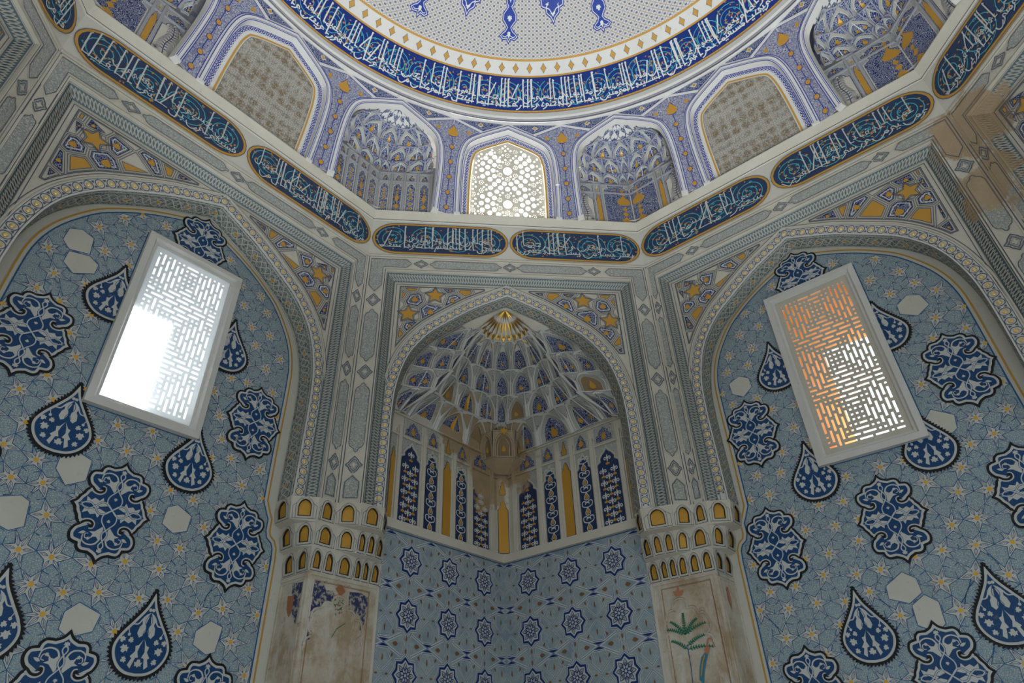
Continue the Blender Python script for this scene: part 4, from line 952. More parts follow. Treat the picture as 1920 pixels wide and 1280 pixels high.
def muqarnas():
    y0 = 3.26; root = thing('muqarnas_hood', 'tiered muqarnas hood with a gilded star crown filling the corner niche arch', 'muqarnas vault', (0, 3.2, 3.9)); ou = FAC[0]['ou']; hw = FAC[0]['hw']
    arc = arch_half(hw, -.050)
    def aw(z):
        if z < arc[-1][1]: return arc[-1][0]
        for (x0, za), (x1, zb) in zip(arc, arc[1:]):
            if zb <= z <= za: return x0 + (x1 - x0) * (za - z) / (za - zb + 1e-9)
        return .02
    K = [(4.08, .92, .05, .90, .955, 1.02), (4.13, .92, .05, .82, .90, 1.08), (4.33, .92, .07, .60, .64, 1.35), (4.53, .90, .10, .47, .50, 1.6), (4.73, .62, .10, .37, .38, 1.9), (4.95, .4, .07, .215, .24, 2.0), (5.15, .1, .05, .1, .1, 2)]
    def par(z):
        for q, w in zip(K, K[1:]):
            if z <= w[0]: t = max(0, (z - q[0]) / (w[0] - q[0])); r = [q[i] + (w[i] - q[i]) * t for i in range(1, 6)]; break
        else: r = list(K[-1][1:])
        r[0] = aw(z) + .004; r[2] = min(r[2], r[0] - .004); return r
    O = lambda x, y, z: V((x + ou, y0 + y, z))
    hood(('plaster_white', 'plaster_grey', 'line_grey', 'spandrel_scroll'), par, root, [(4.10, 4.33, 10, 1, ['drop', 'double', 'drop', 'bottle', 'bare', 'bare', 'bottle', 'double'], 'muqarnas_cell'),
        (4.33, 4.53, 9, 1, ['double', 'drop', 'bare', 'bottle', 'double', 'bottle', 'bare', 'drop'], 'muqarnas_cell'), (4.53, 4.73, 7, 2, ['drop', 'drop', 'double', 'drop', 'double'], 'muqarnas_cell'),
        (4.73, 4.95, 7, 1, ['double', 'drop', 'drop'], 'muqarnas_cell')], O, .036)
    star_dome(root, O, 4.915, 5.150, .255, .26, .03, 12)
    mb = MB(); n = 40; zz = 4.10
    def V_(t):
        a, ys, r, b, p = par(zz); f = pi - pi * t; cx, sy = cos(f), sin(f); return ((1 if cx > 0 else -1) * r * abs(cx) ** (2 / p), ys + (b - ys) * abs(sy) ** (2 / p))
    for i in range(n):      # underside joining the lowest tier to the niche walls
        p, q = V_(i / n), V_((i + 1) / n); w = lambda p: O(p[0] * 1.04 - ou, max(4.243 - abs(p[0] * 1.04) - y0 + .004, p[1]), zz - .004)
        mb.face([O(*p, zz), O(*q, zz), w(q), w(p)])
    mb.build('hood_soffit', 'plaster', root)
    # shoulders closing the hood between crown and arch
    mb = MB(); n = 14; rd = lambda z: .255 * max(1 - (z - 4.915) / .235, 0) ** .75 * .95
    for sg in (-1, 1):
        for i in range(n):
            za, zb = 4.94 + .207 * i / n, 4.94 + .207 * (i + 1) / n; xa, xb = aw(za), aw(zb)
            mb.face([O(sg * (xa + .02), -.004, za), O(sg * min(rd(max(za, 4.945)), xa), .06, za), O(sg * min(rd(zb), xb), .06, zb), O(sg * (xb + .02), -.004, zb)])
    mb.face([O(-.09, -.002, 5.12), O(.09, -.002, 5.12), O(0, -.002, 5.20)]); mb.build('crown_backing', 'plaster', root)
    for sg in (-1, 1):
        M = lambda u, z, h=0.0: O(u, .035 + .05 * (1 - min(abs(u) / .6, 1)) - h, z); m2 = MB()
        p = [(sg * .27, 4.952), (sg * (aw(4.952) - .022), 4.952), (sg * (aw(4.99) - .02), 4.99), (sg * .245, 5.015)]; m2.poly(M, p, .010, 0); m2.strip(M, p, .007, .013, 1, True); m2.poly(M, drop((sg * .285, 4.972), .018, .026), .012, 2); m2.build('painted_corner', ['blue_arabesque', 'plaster', 'gold'], root)
    # hanging squinch over the corner strip
    zl, zh = 4.03, 4.275; pl_ = [(-.205, 4.045), (-.095, 3.965), (.095, 3.965), (.205, 4.045)]
    for (xa, ya), (xb, yb) in zip(pl_, pl_[1:]):
        l = hypot(xb - xa, yb - ya); nx, ny = (yb - ya) / l, -(xb - xa) / l
        Kq = lambda s, v, h=0.0: V((xa + (xb - xa) * s + nx * (h + .03 * v), ya + (yb - ya) * s + ny * (h + .03 * v), zl + (zh - zl) * v))
        arch_cell(Kq, 'hanging_squinch', root, 'drop', .045, .007, cell_outline(7, .14, .86, .02, .45, .86), 'raw_brown', l, zh - zl)
    mb = MB(); mb.poly(lambda u, z, h=0.0: V((u, 3.93 - h, z)), star((0, 4.255), .048, .02, 6), .02); mb.build('gold_star', 'gold', root)
    mb = MB(); tip = [(-.06, 4.16), (-.045, 4.135), (.045, 4.135), (.06, 4.16)]
    for i in range(3): mb.face([(*pl_[i], zl), (*pl_[i + 1], zl), (*tip[i + 1], 3.93), (*tip[i], 3.93)])
    mb.build('squinch_bracket', 'plaster', root)
    return root
# ------------------------------------------------------------------ piers and their muqarnas corbels
def W2(k, u, d): p = F(k, d)(u, 0); return (p.x, p.y)
def pier(k):
    sg = 1 if k < 0 else -1; e = PIER[k]; sd = 'left' if k < 0 else 'right'; M = F(k, 3.0); m = lambda p: [(sg * x, y) for x, y in p]
    a = radians(45 * k); Ms = lambda s, z, h=0.0: F(k, 3.0 + s)(sg * (e - h), z)      # side face, s from the front edge backwards
    w = sempty('wall_%s_pier' % sd, sd + ' pier of worn plaster between window wall and corner niche', M(sg * e, 0))
    mb = MB(); mb.poly(M, m([(e, 0), (1.668, 0), (1.668, 2.75), (e, 2.75)]), 0, 0); mb.poly(Ms, [(0, 0), (.28, 0), (.28, 2.75), (0, 2.75)], 0, 0)
    mb.strip(M, m([(1.66, 0), (1.66, 2.75)]), .02, .006, 1, h0=0); mb.build('pier_body', ['raw_plaster', 'plaster'], w)
    mb = MB(); i0, i1, zt = e + .045, 1.60, 2.715
    mb.strip(M, m([(e + .012, 0), (e + .012, 2.744), (1.648, 2.744)]), .022, .006, 0, h0=0); mb.strip(M, m([(i0, 0), (i0, zt), (i1, zt), (i1, 0)]), .010, .007, 0, h0=0); mb.strip(M, m([(i0 + .012, 0), (i0 + .012, zt - .012), (i1 - .012, zt - .012), (i1 - .012, 0)]), .004, .003, 1)
    mb.strip(Ms, [(.02, 2.735), (.27, 2.735)], .022, .006, 0, h0=0); mb.strip(Ms, [(.02, 0), (.02, 2.71), (.26, 2.71), (.26, 0)], .010, .005, 0, h0=0); mb.build('panel_frame', ['raw_plaster', 'rust'], w)
    if k < 0: P = [(1.14, 2.30), (1.194, 2.394), (1.161, 2.471), (1.227, 2.554), (1.304, 2.587), (1.36, 2.64), (1.422, 2.566), (1.495, 2.517), (1.551, 2.48), (1.531, 2.413), (1.56, 2.33)]
    else: P = [(1.281, 2.33), (1.322, 2.386), (1.291, 2.481), (1.349, 2.513), (1.419, 2.558), (1.466, 2.625), (1.527, 2.559), (1.586, 2.504), (1.635, 2.484), (1.624, 2.418), (1.64, 2.304)]; P = [(x if x < 1.6 else 1.585 + (x - 1.6) * .2, y) for x, y in P]
    cxm = sum(p[0] for p in P) / len(P); path = []
    for (x0, y0), (x1, y1) in zip(P, P[1:]):
        dx, dy = x1 - x0, y1 - y0; L = hypot(dx, dy); nx, ny = -dy / L, dx / L
        if nx * ((x0 + x1) / 2 - cxm) + ny * ((y0 + y1) / 2 - 2.40) < 0: nx, ny = -nx, -ny
        for i in range(5): t = i / 5; b = sin(pi * t) * L * .28; path.append((x0 + dx * t + nx * b, y0 + dy * t + ny * b))
    path.append(P[-1]); mb = MB(); mb.strip(M, m(path), .011, .008, 0, h0=0); mb.strip(M, m([(x, y + .008) for x, y in path]), .004, .003, 1); mb.build('scalloped_arch_relief', ['raw_plaster', 'rust'], w)
    if k < 0:
        mb = MB()
        for p in ([(1.155, 2.70), (1.21, 2.705), (1.25, 2.66), (1.30, 2.665), (1.325, 2.63), (1.29, 2.60), (1.235, 2.58), (1.20, 2.54), (1.155, 2.50), (1.15, 2.60)], [(1.43, 2.68), (1.52, 2.69), (1.585, 2.665), (1.58, 2.56), (1.565, 2.49), (1.54, 2.46), (1.535, 2.55), (1.47, 2.56), (1.43, 2.60)], [(1.15, 2.40), (1.18, 2.42), (1.175, 2.37), (1.15, 2.36)]): mb.poly(M, m(p), .0035)
        mb.poly(Ms, [(.03, 2.69), (.14, 2.70), (.13, 2.60), (.09, 2.5), (.05, 2.45)], .003); mb.build('worn_blue_paint', 'worn_blue', w)
        mb = MB(); mb.poly(M, m([(1.354, 2.722), (1.395, 2.675), (1.360, 2.638), (1.315, 2.682)]), .0045); mb.poly(Ms, [(.10, 2.62), (.17, 2.63), (.16, 2.55), (.13, 2.50), (.10, 2.55)], .005); mb.build('red_ornament', 'rust', w)
        mb = MB(); rr = random.Random(3)
        for i in range(26): mb.poly(M, m(leaf((1.35 + rr.uniform(-.035, .035), 2.575 + rr.uniform(-.04, .04)), .016, .007, rr.uniform(0, 6))), .0045, i % 3 == 0)
        mb.strip(M, m([(1.33, 2.40), (1.36, 2.45), (1.42, 2.49)]), .004, .004, 0); mb.build('painted_flower_spray', ['fern', 'rust'], w)
    else:
        mb = MB()
        for p in (leaf((1.464, 2.635), .075, .030, pi / 2), leaf((1.462, 2.64), .055, .028, pi / 2 + .75), leaf((1.466, 2.64), .055, .028, pi / 2 - .75)): mb.poly(M, m(p), .005)
        mb.poly(Ms, [(.10, 2.66), (.13, 2.67), (.14, 2.58), (.115, 2.52), (.09, 2.58)], .005); mb.build('painted_tulip', 'rust_light', w)
        mb = MB()
        for (x0, y0), an, L in (((1.468, 2.40), 1.62, .16), ((1.468, 2.40), 2.25, .15), ((1.468, 2.40), 2.62, .17), ((1.468, 2.40), .95, .15), ((1.468, 2.40), .55, .15), ((1.466, 2.33), 2.55, .15), ((1.466, 2.31), 2.95, .17), ((1.466, 2.31), .75, .14)):
            st = [(x0 + cos(an) * L * t, y0 + sin(an) * L * t - .035 * t * t) for t in [i / 9 for i in range(10)]]; mb.strip(M, m(st), .005, .004, 0)
            for i in range(1, 10):
                for s in (-1, 1): mb.poly(M, m(leaf(st[i], .022 * (1 - i * .055), .009, an + s * .9)), .005, 0)
        mb.strip(M, m([(1.466, 2.34), (1.468, 2.2), (1.484, 2.0)]), .005, .004, 1); mb.build('painted_fern', ['fern', 'line_blue'], w)
        mb = MB(); bx = lambda pts: m([(1.36 - (x - 1.36), y) for x, y in pts])
        mb.poly(M, m([(1.425, 2.13), (1.41, 2.20), (1.385, 2.255), (1.35, 2.285), (1.335, 2.27), (1.36, 2.22), (1.385, 2.16), (1.40, 2.10)]), .005, 0); mb.poly(M, m([(1.36, 2.295), (1.335, 2.315), (1.315, 2.30), (1.33, 2.272), (1.35, 2.268)]), .0055, 1); mb.strip(M, m(cr([(1.335, 2.30), (1.325, 2.335), (1.31, 2.355), (1.292, 2.345), (1.28, 2.30)], 4)), .013, .0056, 1, taper=.5); mb.strip(M, m([(1.41, 2.15), (1.385, 2.22), (1.36, 2.265)]), .008, .0062, 2); mb.build('painted_bird', ['bird_blue', 'rust_light', 'ochre'], w)
    # corbel
    q = FAC[k]; ie = abs(q['ou'] + sg * (q['hw'] - .045)); fr = abs(q['fr'] if sg > 0 else q['fl']); pr_ = abs(q['pr'] if sg > 0 else q['pl']); c0 = FAC[0]; ic = abs(c0['ou'] - sg * (c0['hw'] - .045)); oc = abs(c0['pl'] if sg > 0 else c0['pr'])
    T0 = [W2(k, sg * ie, 3.275), W2(k, sg * ie, 3.1), W2(k, sg * pr_, 3.0), W2(k, sg * 1.2426, 3.0), W2(0, -sg * oc, 3.0), W2(0, -sg * ic, 3.1), W2(0, -sg * (ic - .01), 3.20)]
    T3 = [W2(k, sg * e, 3.275), W2(k, sg * e, 3.13), W2(k, sg * e, 2.999), W2(k, sg * (e + .19), 2.999), W2(k, sg * 1.44, 2.999), W2(k, sg * 1.57, 2.999), W2(k, sg * 1.668, 2.999)]
    lp = lambda f: [(a_[0] + (b_[0] - a_[0]) * f, a_[1] + (b_[1] - a_[1]) * f) for a_, b_ in zip(T0, T3)]
    root = thing('muqarnas_corbel', sd + ' corbel of gilded muqarnas niches carrying the portals above the ' + sd + ' pier', 'corbel', M(sg * e, 2.75), 'muqarnas corbels')
    tiers = [(3.228, 3.075, 0, .10, ['drop'] * 6), (3.062, 2.915, .50, .64, ['drop', 'drop', 'drop', 'drop', 'split', 'drop']), (2.902, 2.755, .93, 1.0, ['drop', 'drop', 'split', 'drop', 'split', 'drop'])]
    for zt, zb, f0, f1, sty in tiers:
        A, B = lp(f0), lp(f1)
        for i in range(6):
            segs = [(0, 1)] if sty[i] != 'split' else [(0, .5), (.5, 1)]
            for s0, s1 in segs:
                g = lambda P, t, i=i: V((P[i][0] + (P[i + 1][0] - P[i][0]) * t, P[i][1] + (P[i + 1][1] - P[i][1]) * t, 0))
                p00, p10, p01, p11 = g(B, s0), g(B, s1), g(A, s0), g(A, s1); nn = V((-(p11 - p01).y, (p11 - p01).x, 0))
                if nn.length < 1e-6: continue
                nn.normalize()
                if nn.dot(p01) > 0: nn = -nn
                if i == 0: nn = nn if nn.dot(V((-sg * cos(a), sg * sin(a), 0))) > 0 else -nn
                if i == 5: nn = nn if nn.dot(V((0, 3.0, 0)) - p01) > 0 else -nn
                S = lambda s, v, h=0.0, p00=p00, p10=p10, p01=p01, p11=p11, nn=nn: (p00.lerp(p10, s)).lerp(p01.lerp(p11, s), v) + V((0, 0, zb + (zt - zb) * v)) + nn * (h + .010 * sin(pi * v))
                wd = (p11 - p01).length
                if wd < .03: continue
                corbel_cell(S, root, wd, zt - zb)
    for (z1_, z2_, fa, fb) in ((3.075, 3.062, .10, .50), (2.915, 2.902, .64, .93), (2.755, 2.752, 1.0, 1.0)):
        mb = MB(); A, B = lp(fa), lp(fb)
        for i in range(6): mb.face([(*A[i], z1_), (*A[i + 1], z1_), (*B[i + 1], z2_), (*B[i], z2_)])
        mb.build('corbel_soffit', 'plaster', root)
    A = lp(0); mb = MB(); mb.face([(*p, 3.229) for p in A]); mb.build('corbel_top', 'plaster', root)
    return root
def corbel_cell(S, parent, wd, ht):
    A = cell_outline(6, .28, .72, .16, .52, .84); n = len(A); top = max(range(n), key=lambda i: A[i][1]); c = .5; fr = MB(); T = lambda a, b, h: S(a / wd, b / ht, h)
    right = A[1:top + 1]; left = [A[i % n] for i in range(top, n)] + [A[0]]
    for edge, side in ((right, 1.0), (left, 0.0)):
        for a, b in zip(edge, edge[1:]): fr.face([S(*a), S(side, a[1]), S(side, b[1]), S(*b)], 0)
    for s in (0.0, 1.0): fr.face([S(*A[top]), S(s, A[top][1]), S(s, 1), S(c, 1)], 0); x = A[0][0] if s == 0 else A[1][0]; fr.face([S(s, 0), S(c, 0), S(c, A[0][1]), S(s, A[0][1])], 0)
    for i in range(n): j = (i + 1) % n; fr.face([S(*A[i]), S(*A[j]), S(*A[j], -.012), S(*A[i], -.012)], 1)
    q = [(x * wd, y * ht) for x, y in A]; fr.strip(T, inset(q, -.002), .005, .0015, 1, True); fr.strip(T, inset(q, -.013), .006, .005, 0, True); fr.strip(T, inset(q, -.019), .0028, .002, 2, True); 
    B = [(.06, .04), (.94, .04), (.94, .55), (.5, .97), (.06, .55)]; fr.strip(T, [(x * wd, y * ht) for x, y in B], .003, .0015, 2, True)
    for x in (.0, 1.0): fr.strip(T, [(x * wd, 0), (x * wd, ht)], .010, .004, 0, h0=0)
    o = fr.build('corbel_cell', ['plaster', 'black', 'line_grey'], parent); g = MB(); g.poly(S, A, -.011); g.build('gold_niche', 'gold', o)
paint('rust_light', (.48, .20, .11), .7, amt=.15); paint('bird_blue', (.05, .20, .30), .7, amt=.2)
def _wb(nt, v): return mix(nt, ramp(nt, noise(nt, v, 30, 4, .7), .44, .52), (.40, .36, .31, 1), (.03, .04, .12, 1))
pattern('worn_blue', _wb, .8)
# ------------------------------------------------------------------ drum of sixteen sides
DR = [(0, 6.988), (.12, 6.94), (.245, 6.888), (.35, 6.835), (.42, 6.775), (.462, 6.68), (.485, 6.55), (.498, 6.35), (.503, 6.15), (.505, 5.992)]
hs = lambda z: (2.95 - .267 * (z - 5.99)) * tan(radians(11.25))
def drum_arch(off): return arch_half(1.0, off, DR, 3)
def lace(M, mb, off, w, h, sz):
    p = Path2([(x, z) for x, z in drum_arch(off)]); n = int(p.len / sz)
    for s in (-1, 1):
        for i in range(n):
            (x, z), (nx, nz) = p.at(p.len * (i + .3) / n); r = atan2(nz, nx)
            mb.poly(M, [(s * a, b) for a, b in tr([(-.5, 0), (-.1, .42), (.4, .0), (-.1, -.42)], x, z, w, r)], h, 1); mb.poly(M, [(s * a, b) for a, b in tr([(-.25, 0), (-.05, .16), (.12, 0), (-.05, -.16)], x, z, w, r)], h + .001, 0)
            (x, z), (nx, nz) = p.at(p.len * (i + .8) / n); mb.poly(M, [(s * a, b) for a, b in tr([(.3, 0), (.15, .14), (.0, 0), (.15, -.14)], x, z, w, r)], h, 1); mb.poly(M, [(s * a, b) for a, b in tr([(-.55, .2), (-.35, 0), (-.55, -.2)], x, z, w, r)], h, 1)
DLAB = {0: 'centre', -1: 'left of the pierced centre window', 1: 'right of the pierced centre window', -2: 'above the left window wall', 2: 'above the right window wall', -3: 'at the top left of the picture', 3: 'at the top right of the picture', -4: 'left end of the drum', 4: 'right end of the drum'}
def band(M, mb, o0, o1, h, mat):
    a, b = drum_arch(o0), drum_arch(o1)
    for s in (-1, 1):
        for i in range(len(a) - 1): mb.poly(M, [(s * a[i][0], a[i][1]), (s * a[i + 1][0], a[i + 1][1]), (s * b[i + 1][0], b[i + 1][1]), (s * b[i][0], b[i][1])], h, mat)
def drum_side(j):
    M = G(j); typ = 'window' if j % 4 == 0 else 'blind' if j % 2 == 0 else 'niche'
    root = thing('drum_arch_bay', {'window': 'drum bay framing the pierced window, ', 'blind': 'drum bay with a blind arch of brown floral lattice, ', 'niche': 'drum bay with a small muqarnas niche, '}[typ] + DLAB[j], 'arched bay', M(0, 5.99), 'arched bays of the drum')
    A = drum_arch(0); mb = MB(); zt = 7.035
    for s in (-1, 1):
        m = lambda p: [(s * x, z) for x, z in p]
        mb.poly(M, m([(0, zt), (hs(zt), zt), (hs(5.992), 5.992)] + list(reversed(A))), 0, 0)
        r0, r1 = drum_arch(-.052), drum_arch(.0)
        for i in range(len(r0) - 1):
            mb.poly(M, m([r0[i], r0[i + 1], r1[i + 1], r1[i]]), .012, 0); mb.poly(M, m([r1[i], r1[i + 1]]) + [], .012, 0) if False else None
            mb.face([M(s * r1[i][0], r1[i][1], 0), M(s * r1[i + 1][0], r1[i + 1][1], 0), M(s * r1[i + 1][0], r1[i + 1][1], .012), M(s * r1[i][0], r1[i][1], .012)], 0)
            mb.face([M(s * r0[i][0], r0[i][1], -.05), M(s * r0[i + 1][0], r0[i + 1][1], -.05), M(s * r0[i + 1][0], r0[i + 1][1], .012), M(s * r0[i][0], r0[i][1], .012)], 0)
        for o in (-.046, -.034, -.006): mb.strip(M, m(drum_arch(o)), .0065 if o != -.034 else .004, .0135, 1)
        mb.strip(M, m([(.256, 6.892), (hs(7.03) - .004, 7.03)]), .022, .010, 0, h0=0); mb.box(M, .452 if s > 0 else -.512, .512 if s > 0 else -.452, 5.985, 6.004, -.03, .016, 0)
    mb.build('arch_rib', ['plaster_white', 'rib_blue'], root)
    for s in (-1, 1):
        m = lambda p: [(s * x, z) for x, z in p]; kk = MB(); O = [p for p in drum_arch(.012) if p[0] > .262]; e = .012
        K = [(hs(5.995) - e * 0, 5.995)] + list(reversed(O)) + [(.285, 6.894), (hs(7.02) - .006, 7.022)]
        kk.poly(M, m(K), .004, 0); kk.strip(M, m([p for p in O] ), .006, .006, 1); kk.strip(M, m([(.275, 6.888), (hs(7.02) - .004, 7.016)]), .006, .006, 1); kk.strip(M, m([(hs(6.0) - .002, 6.0), (hs(6.85) - .002, 6.85)]), .004, .006, 1)
        kk.poly(M, m(drop((.385, 6.872), .042, .042)), .007, 2); kk.build('scroll_pilaster', ['blue_spirals', 'rib_blue', 'gold'], root)
        t = MB(); P = [(.05, 6.994), (.245, 6.912), (hs(7.03) - .045, 7.026)]; t.poly(M, m(P), .003, 0); t.strip(M, m(P), .006, .006, 1, True); c = (.27, 6.975); t.poly(M, m([(c[0] - .03, c[1]), (c[0], c[1] + .026), (c[0] + .03, c[1]), (c[0], c[1] - .026)]), .006, 3); t.poly(M, m([(c[0] - .02, c[1]), (c[0], c[1] + .017), (c[0] + .02, c[1]), (c[0], c[1] - .017)]), .0075, 2); t.build('corner_triangle', ['blue_arabesque', 'rib_blue', 'gold', 'ink_white'], root)
    if typ != 'niche':
        mb = MB(); N_ = lambda u, z, h=0.0: M(u, z, h - .045); band(N_, mb, -.050, -.135, 0, 0); mb.strip(N_, [(-x, z) for x, z in drum_arch(-.060)], .005, .002, 1); mb.strip(N_, drum_arch(-.060), .005, .002, 1)
        lace(N_, mb, -.088 if typ == 'window' else -.075, .040, .002, .034); mb.build('lace_border', ['plaster_white', 'rib_blue'], root)
        gd = MB(); band(N_, gd, -.118 if typ == 'window' else -.125, -.136 if typ == 'window' else -.140, .003, 0); gd.build('gold_line', 'ochre', root)
        if typ == 'blind':
            mb = MB(); I = drum_arch(-.133); mb.poly(N_, [(-x, z) for x, z in reversed(I)] + I[1:], .001, 0); I2 = drum_arch(-.152); P = [(-x, z) for x, z in reversed(I2)] + I2[1:]; mb.strip(N_, P, .003, .003, 1, False)
            mb.poly(N_, P, .002, 2); mb.build('floral_lattice_panel', ['plaster', 'line_grey', 'brown_floral'], root)
        else: drum_window(j, N_)
    else: drum_niche(j, M, root)
    return root
paint('rib_blue', (.02, .035, .30), .5, amt=.03)
def drum_window(j, M):
    w = sempty('window_3' if j == 0 else 'window_%d' % (4 if j < 0 else 5), 'bright pierced arched window full of round holes, centre of the drum' if j == 0 else 'pierced arched drum window at the side', M(0, 5.99))
    cu = bpy.data.curves.new('screen', 'CURVE'); cu.dimensions = '2D'; cu.fill_mode = 'BOTH'; cu.extrude = .005
    def spl(pts):
        s = cu.splines.new('POLY'); s.points.add(len(pts) - 1); s.use_cyclic_u = True
        for q, p in zip(s.points, pts): q.co = (p[0], p[1], 0, 1)
    I = drum_arch(-.130); out = [(-x, z) for x, z in reversed(I)] + I[1:]; spl(out); I3 = drum_arch(-.146); inn = [(-x, z) for x, z in reversed(I3)] + I3[1:]; holes = []
    def add(c, rx, ry, n=12, gap=.006):
        p = ell(c, rx + .002, ry + .002, 10)
        if not all(inpoly(q, inn) for q in p): return
        for (d, r) in holes:
            if hypot(c[0] - d[0], c[1] - d[1]) < max(rx, ry) + r + gap: return
        holes.append((c, max(rx, ry))); spl(ell(c, rx, ry, n))
    C = [(0, 6.525), (0, 6.165), (-.33, 6.345), (.33, 6.345), (-.33, 6.0), (.33, 6.0), (0, 6.79)]
    for c in C: add(c, .044, .044, 16)
    for c in C:
        for i in range(6):
            a = pi / 6 + i * pi / 3; b = (c[0] + .088 * cos(a), c[1] + .088 * sin(a))
            for q in range(8): add((b[0] + (.020 * cos(q * .9) if q else 0), b[1] + (.020 * sin(q * .9) if q else 0)), .0055, .0055, 6, .003)
    for c in C[:2]:
        for R_, n, r in ((.142, 14, .0235), (.197, 18, .0245), (.252, 22, .0235)):
            for i in range(n): a = 2 * pi * (i + (.5 if R_ == .197 else 0)) / n; add((c[0] + R_ * cos(a), c[1] + R_ * sin(a)), r, r, 12, .005)
    x = -.36
    while x < .37:
        z = 6.0
        while z < 6.85: add((x, z), .011, .011, 8, .006); z += .026
        x += .026
    o = bpy.data.objects.new('tmp', cu); COL.objects.link(o); dg = bpy.context.evaluated_depsgraph_get(); me = bpy.data.meshes.new_from_object(o.evaluated_get(dg)); bpy.data.objects.remove(o)
    for v in me.vertices: v.co = rz(M(v.co.x, v.co.y, v.co.z - .012))
    me.name = 'pierced_screen'; me.materials.clear(); me.materials.append(MAT['lattice_plaster']); me.update(); s = bpy.data.objects.new('pierced_screen', me); COL.objects.link(s); put(s, w)
def drum_niche(j, M, root):
    kl, kr = (j - 1) // 2, (j + 1) // 2; D = 2.985; wing = D * tan(radians(22.5)); I = drum_arch(-.052); palm = j != -1
    vt = thing('drum_muqarnas_niche', {-1: 'small blue and gold muqarnas niche in the drum left of the pierced window', 1: 'small muqarnas niche with grey plant panels right of the pierced window', -3: 'plant painted drum niche at the top left edge of the picture', 3: 'plant painted drum niche at the top right with gold strips'}[j], 'muqarnas niche', M(0, 5.99, -.2), 'small muqarnas niches of the drum')
    def aw(z):
        for (x0, za), (x1, zb) in zip(I, I[1:]):
            if zb <= z <= za: return x0 + (x1 - x0) * (za - z) / (za - zb + 1e-9)
        return I[-1][0]
    for k, sg in ((kl, 1), (kr, -1)):
        K = F(k, D); m = lambda p: [(sg * x, z) for x, z in p]; mb = MB(); mb.poly(K, m([(.56, 5.99), (wing, 5.99), (wing, 6.66), (.56, 6.66)]), 0, 0); mb.strip(K, m([(.58, 6.005), (wing, 6.005)]), .03, .004, 0)
        xs = [.60, .73, .86, .985, 1.11, wing - .005] if not palm else [.60, .66, .87, .94, wing - .005]
        for x in xs[1:-1]: mb.prism(K, m([(x - .010, 6.0), (x + .010, 6.0), (x + .010, 6.56), (x - .010, 6.56)]), 0, .016, 0)
        for z in (6.425, 6.545): mb.prism(K, m([(.58, z - .006), (wing, z - .006), (wing, z + .006), (.58, z + .006)]), 0, .016, 0)
        mb.build('niche_wall', 'blue_wash', vt)
        for i, (x0, x1) in enumerate(zip(xs, xs[1:])):
            p = MB(); u0, u1 = x0 + .022, x1 - .020; c = (u0 + u1) / 2
            if not palm:
                b = ogee(u0, u1, 6.03, 6.41, .06); p.poly(K, m([(u0 - .01, 6.02), (u1 + .01, 6.02), (u1 + .01, 6.415), (u0 - .01, 6.415)]), .002, 4); p.strip(K, m(b), .007, .005, 3, True); p.poly(K, m(b), .004, 1)
                if i % 2: 
                    for z, a, h in ((6.09, .055, .075), (6.20, .040, .13), (6.28, .028, .03), (6.325, .028, .03)): p.poly(K, m([(c - a / 2, z), (c, z + h / 2), (c + a / 2, z), (c, z - h / 2)]), .006, 0)
                else:
                    for z in (6.07, 6.125, 6.20, 6.25, 6.31): p.disc(K, m([(c, z)])[0], .016, .013, .006, 0, 8); p.strip(K, m(ell((c, z), .026, .022, 8)), .004, .0055, 2, True)
            elif (k == kl and i == 3 and j == 1) or (j == 1 and k == kr and i == 3) or (i == 2 + 1 and abs(j) == 3):
                b = ogee(u0, wing - .004, 6.02, 6.62 if j == 1 else 6.50, .16); p.strip(K, m(b), .008, .006, 3, True); p.poly(K, m(b), .004, 1)
                for z, a, h in ((6.05, .10, .10), (6.14, .06, .07), (6.205, .05, .06), (6.32, .13, .14), (6.42, .05, .05), (6.465, .045, .05)): p.poly(K, m(drop((wing - .08, z), a, h) if h > .12 else [(wing - .08 - a / 2, z), (wing - .08, z + h / 2), (wing - .08 + a / 2, z), (wing - .08, z - h / 2)]), .006, 0)
            elif u1 - u0 < .05: b = bottle(c - .020, c + .020, 6.01, 6.41); p.poly(K, m(inset(b, -.006)), .003, 1); p.poly(K, m(b), .0045, 0)
            else:
                b = ogee(u0, u1, 6.03, 6.415, .09); p.poly(K, m(inset(b, -.012)), .002, 4); p.poly(K, m(b), .004, 3); p.strip(K, m(b), .006, .005, 5, True)
                st = cr([(c, 6.04), (c + .01, 6.15), (c - .015, 6.27), (c, 6.38)], 4); p.strip(K, m(st), .007, .006, 5)
                for q in range(2, len(st), 1):
                    for s in (-1, 1):
                        for t in range(3): p.strip(K, m(cr([st[q], (st[q][0] + s * .03, st[q][1] + .018 - t * .010), (st[q][0] + s * (.05 + .008 * t) * (1.1 - q / 26), st[q][1] + .004 - t * .016)], 3)), .0035, .006, 5, taper=.6)
                for s in (-1, 1):
                    for t in range(7): p.strip(K, m([(c + s * .055, 6.05), (c + s * .055 + .035 * cos(.4 + t * .4), 6.05 + .05 * sin(.4 + t * .4))]), .0035, .0058, 5, taper=.5)
            p.build('painted_strip', ['gold', 'blue_arabesque', 'ink_white', 'plaster', 'spandrel_scroll', 'rib_blue_grey'], vt)
            if i < 5:
                q = MB(); a = [(x0 + .014, 6.435), (x1 - .014, 6.435), (x1 - .014, 6.537), (x0 + .014, 6.537)]; q.poly(K, m(a), .003, 0); b = ogee(x0 + .03, x1 - .03, 6.442, 6.53, .06); q.poly(K, m(b), .005, 1); q.strip(K, m(b), .005, .006, 3, True); q.poly(K, m([(c - .014, 6.475), (c, 6.49), (c + .014, 6.475), (c, 6.46)]), .0065, 2); q.build('small_arch_panel', ['spandrel_scroll', 'blue_arabesque', 'gold', 'plaster'], vt)
        rv = MB(); R0 = [p for p in I if p[1] < 6.64] 
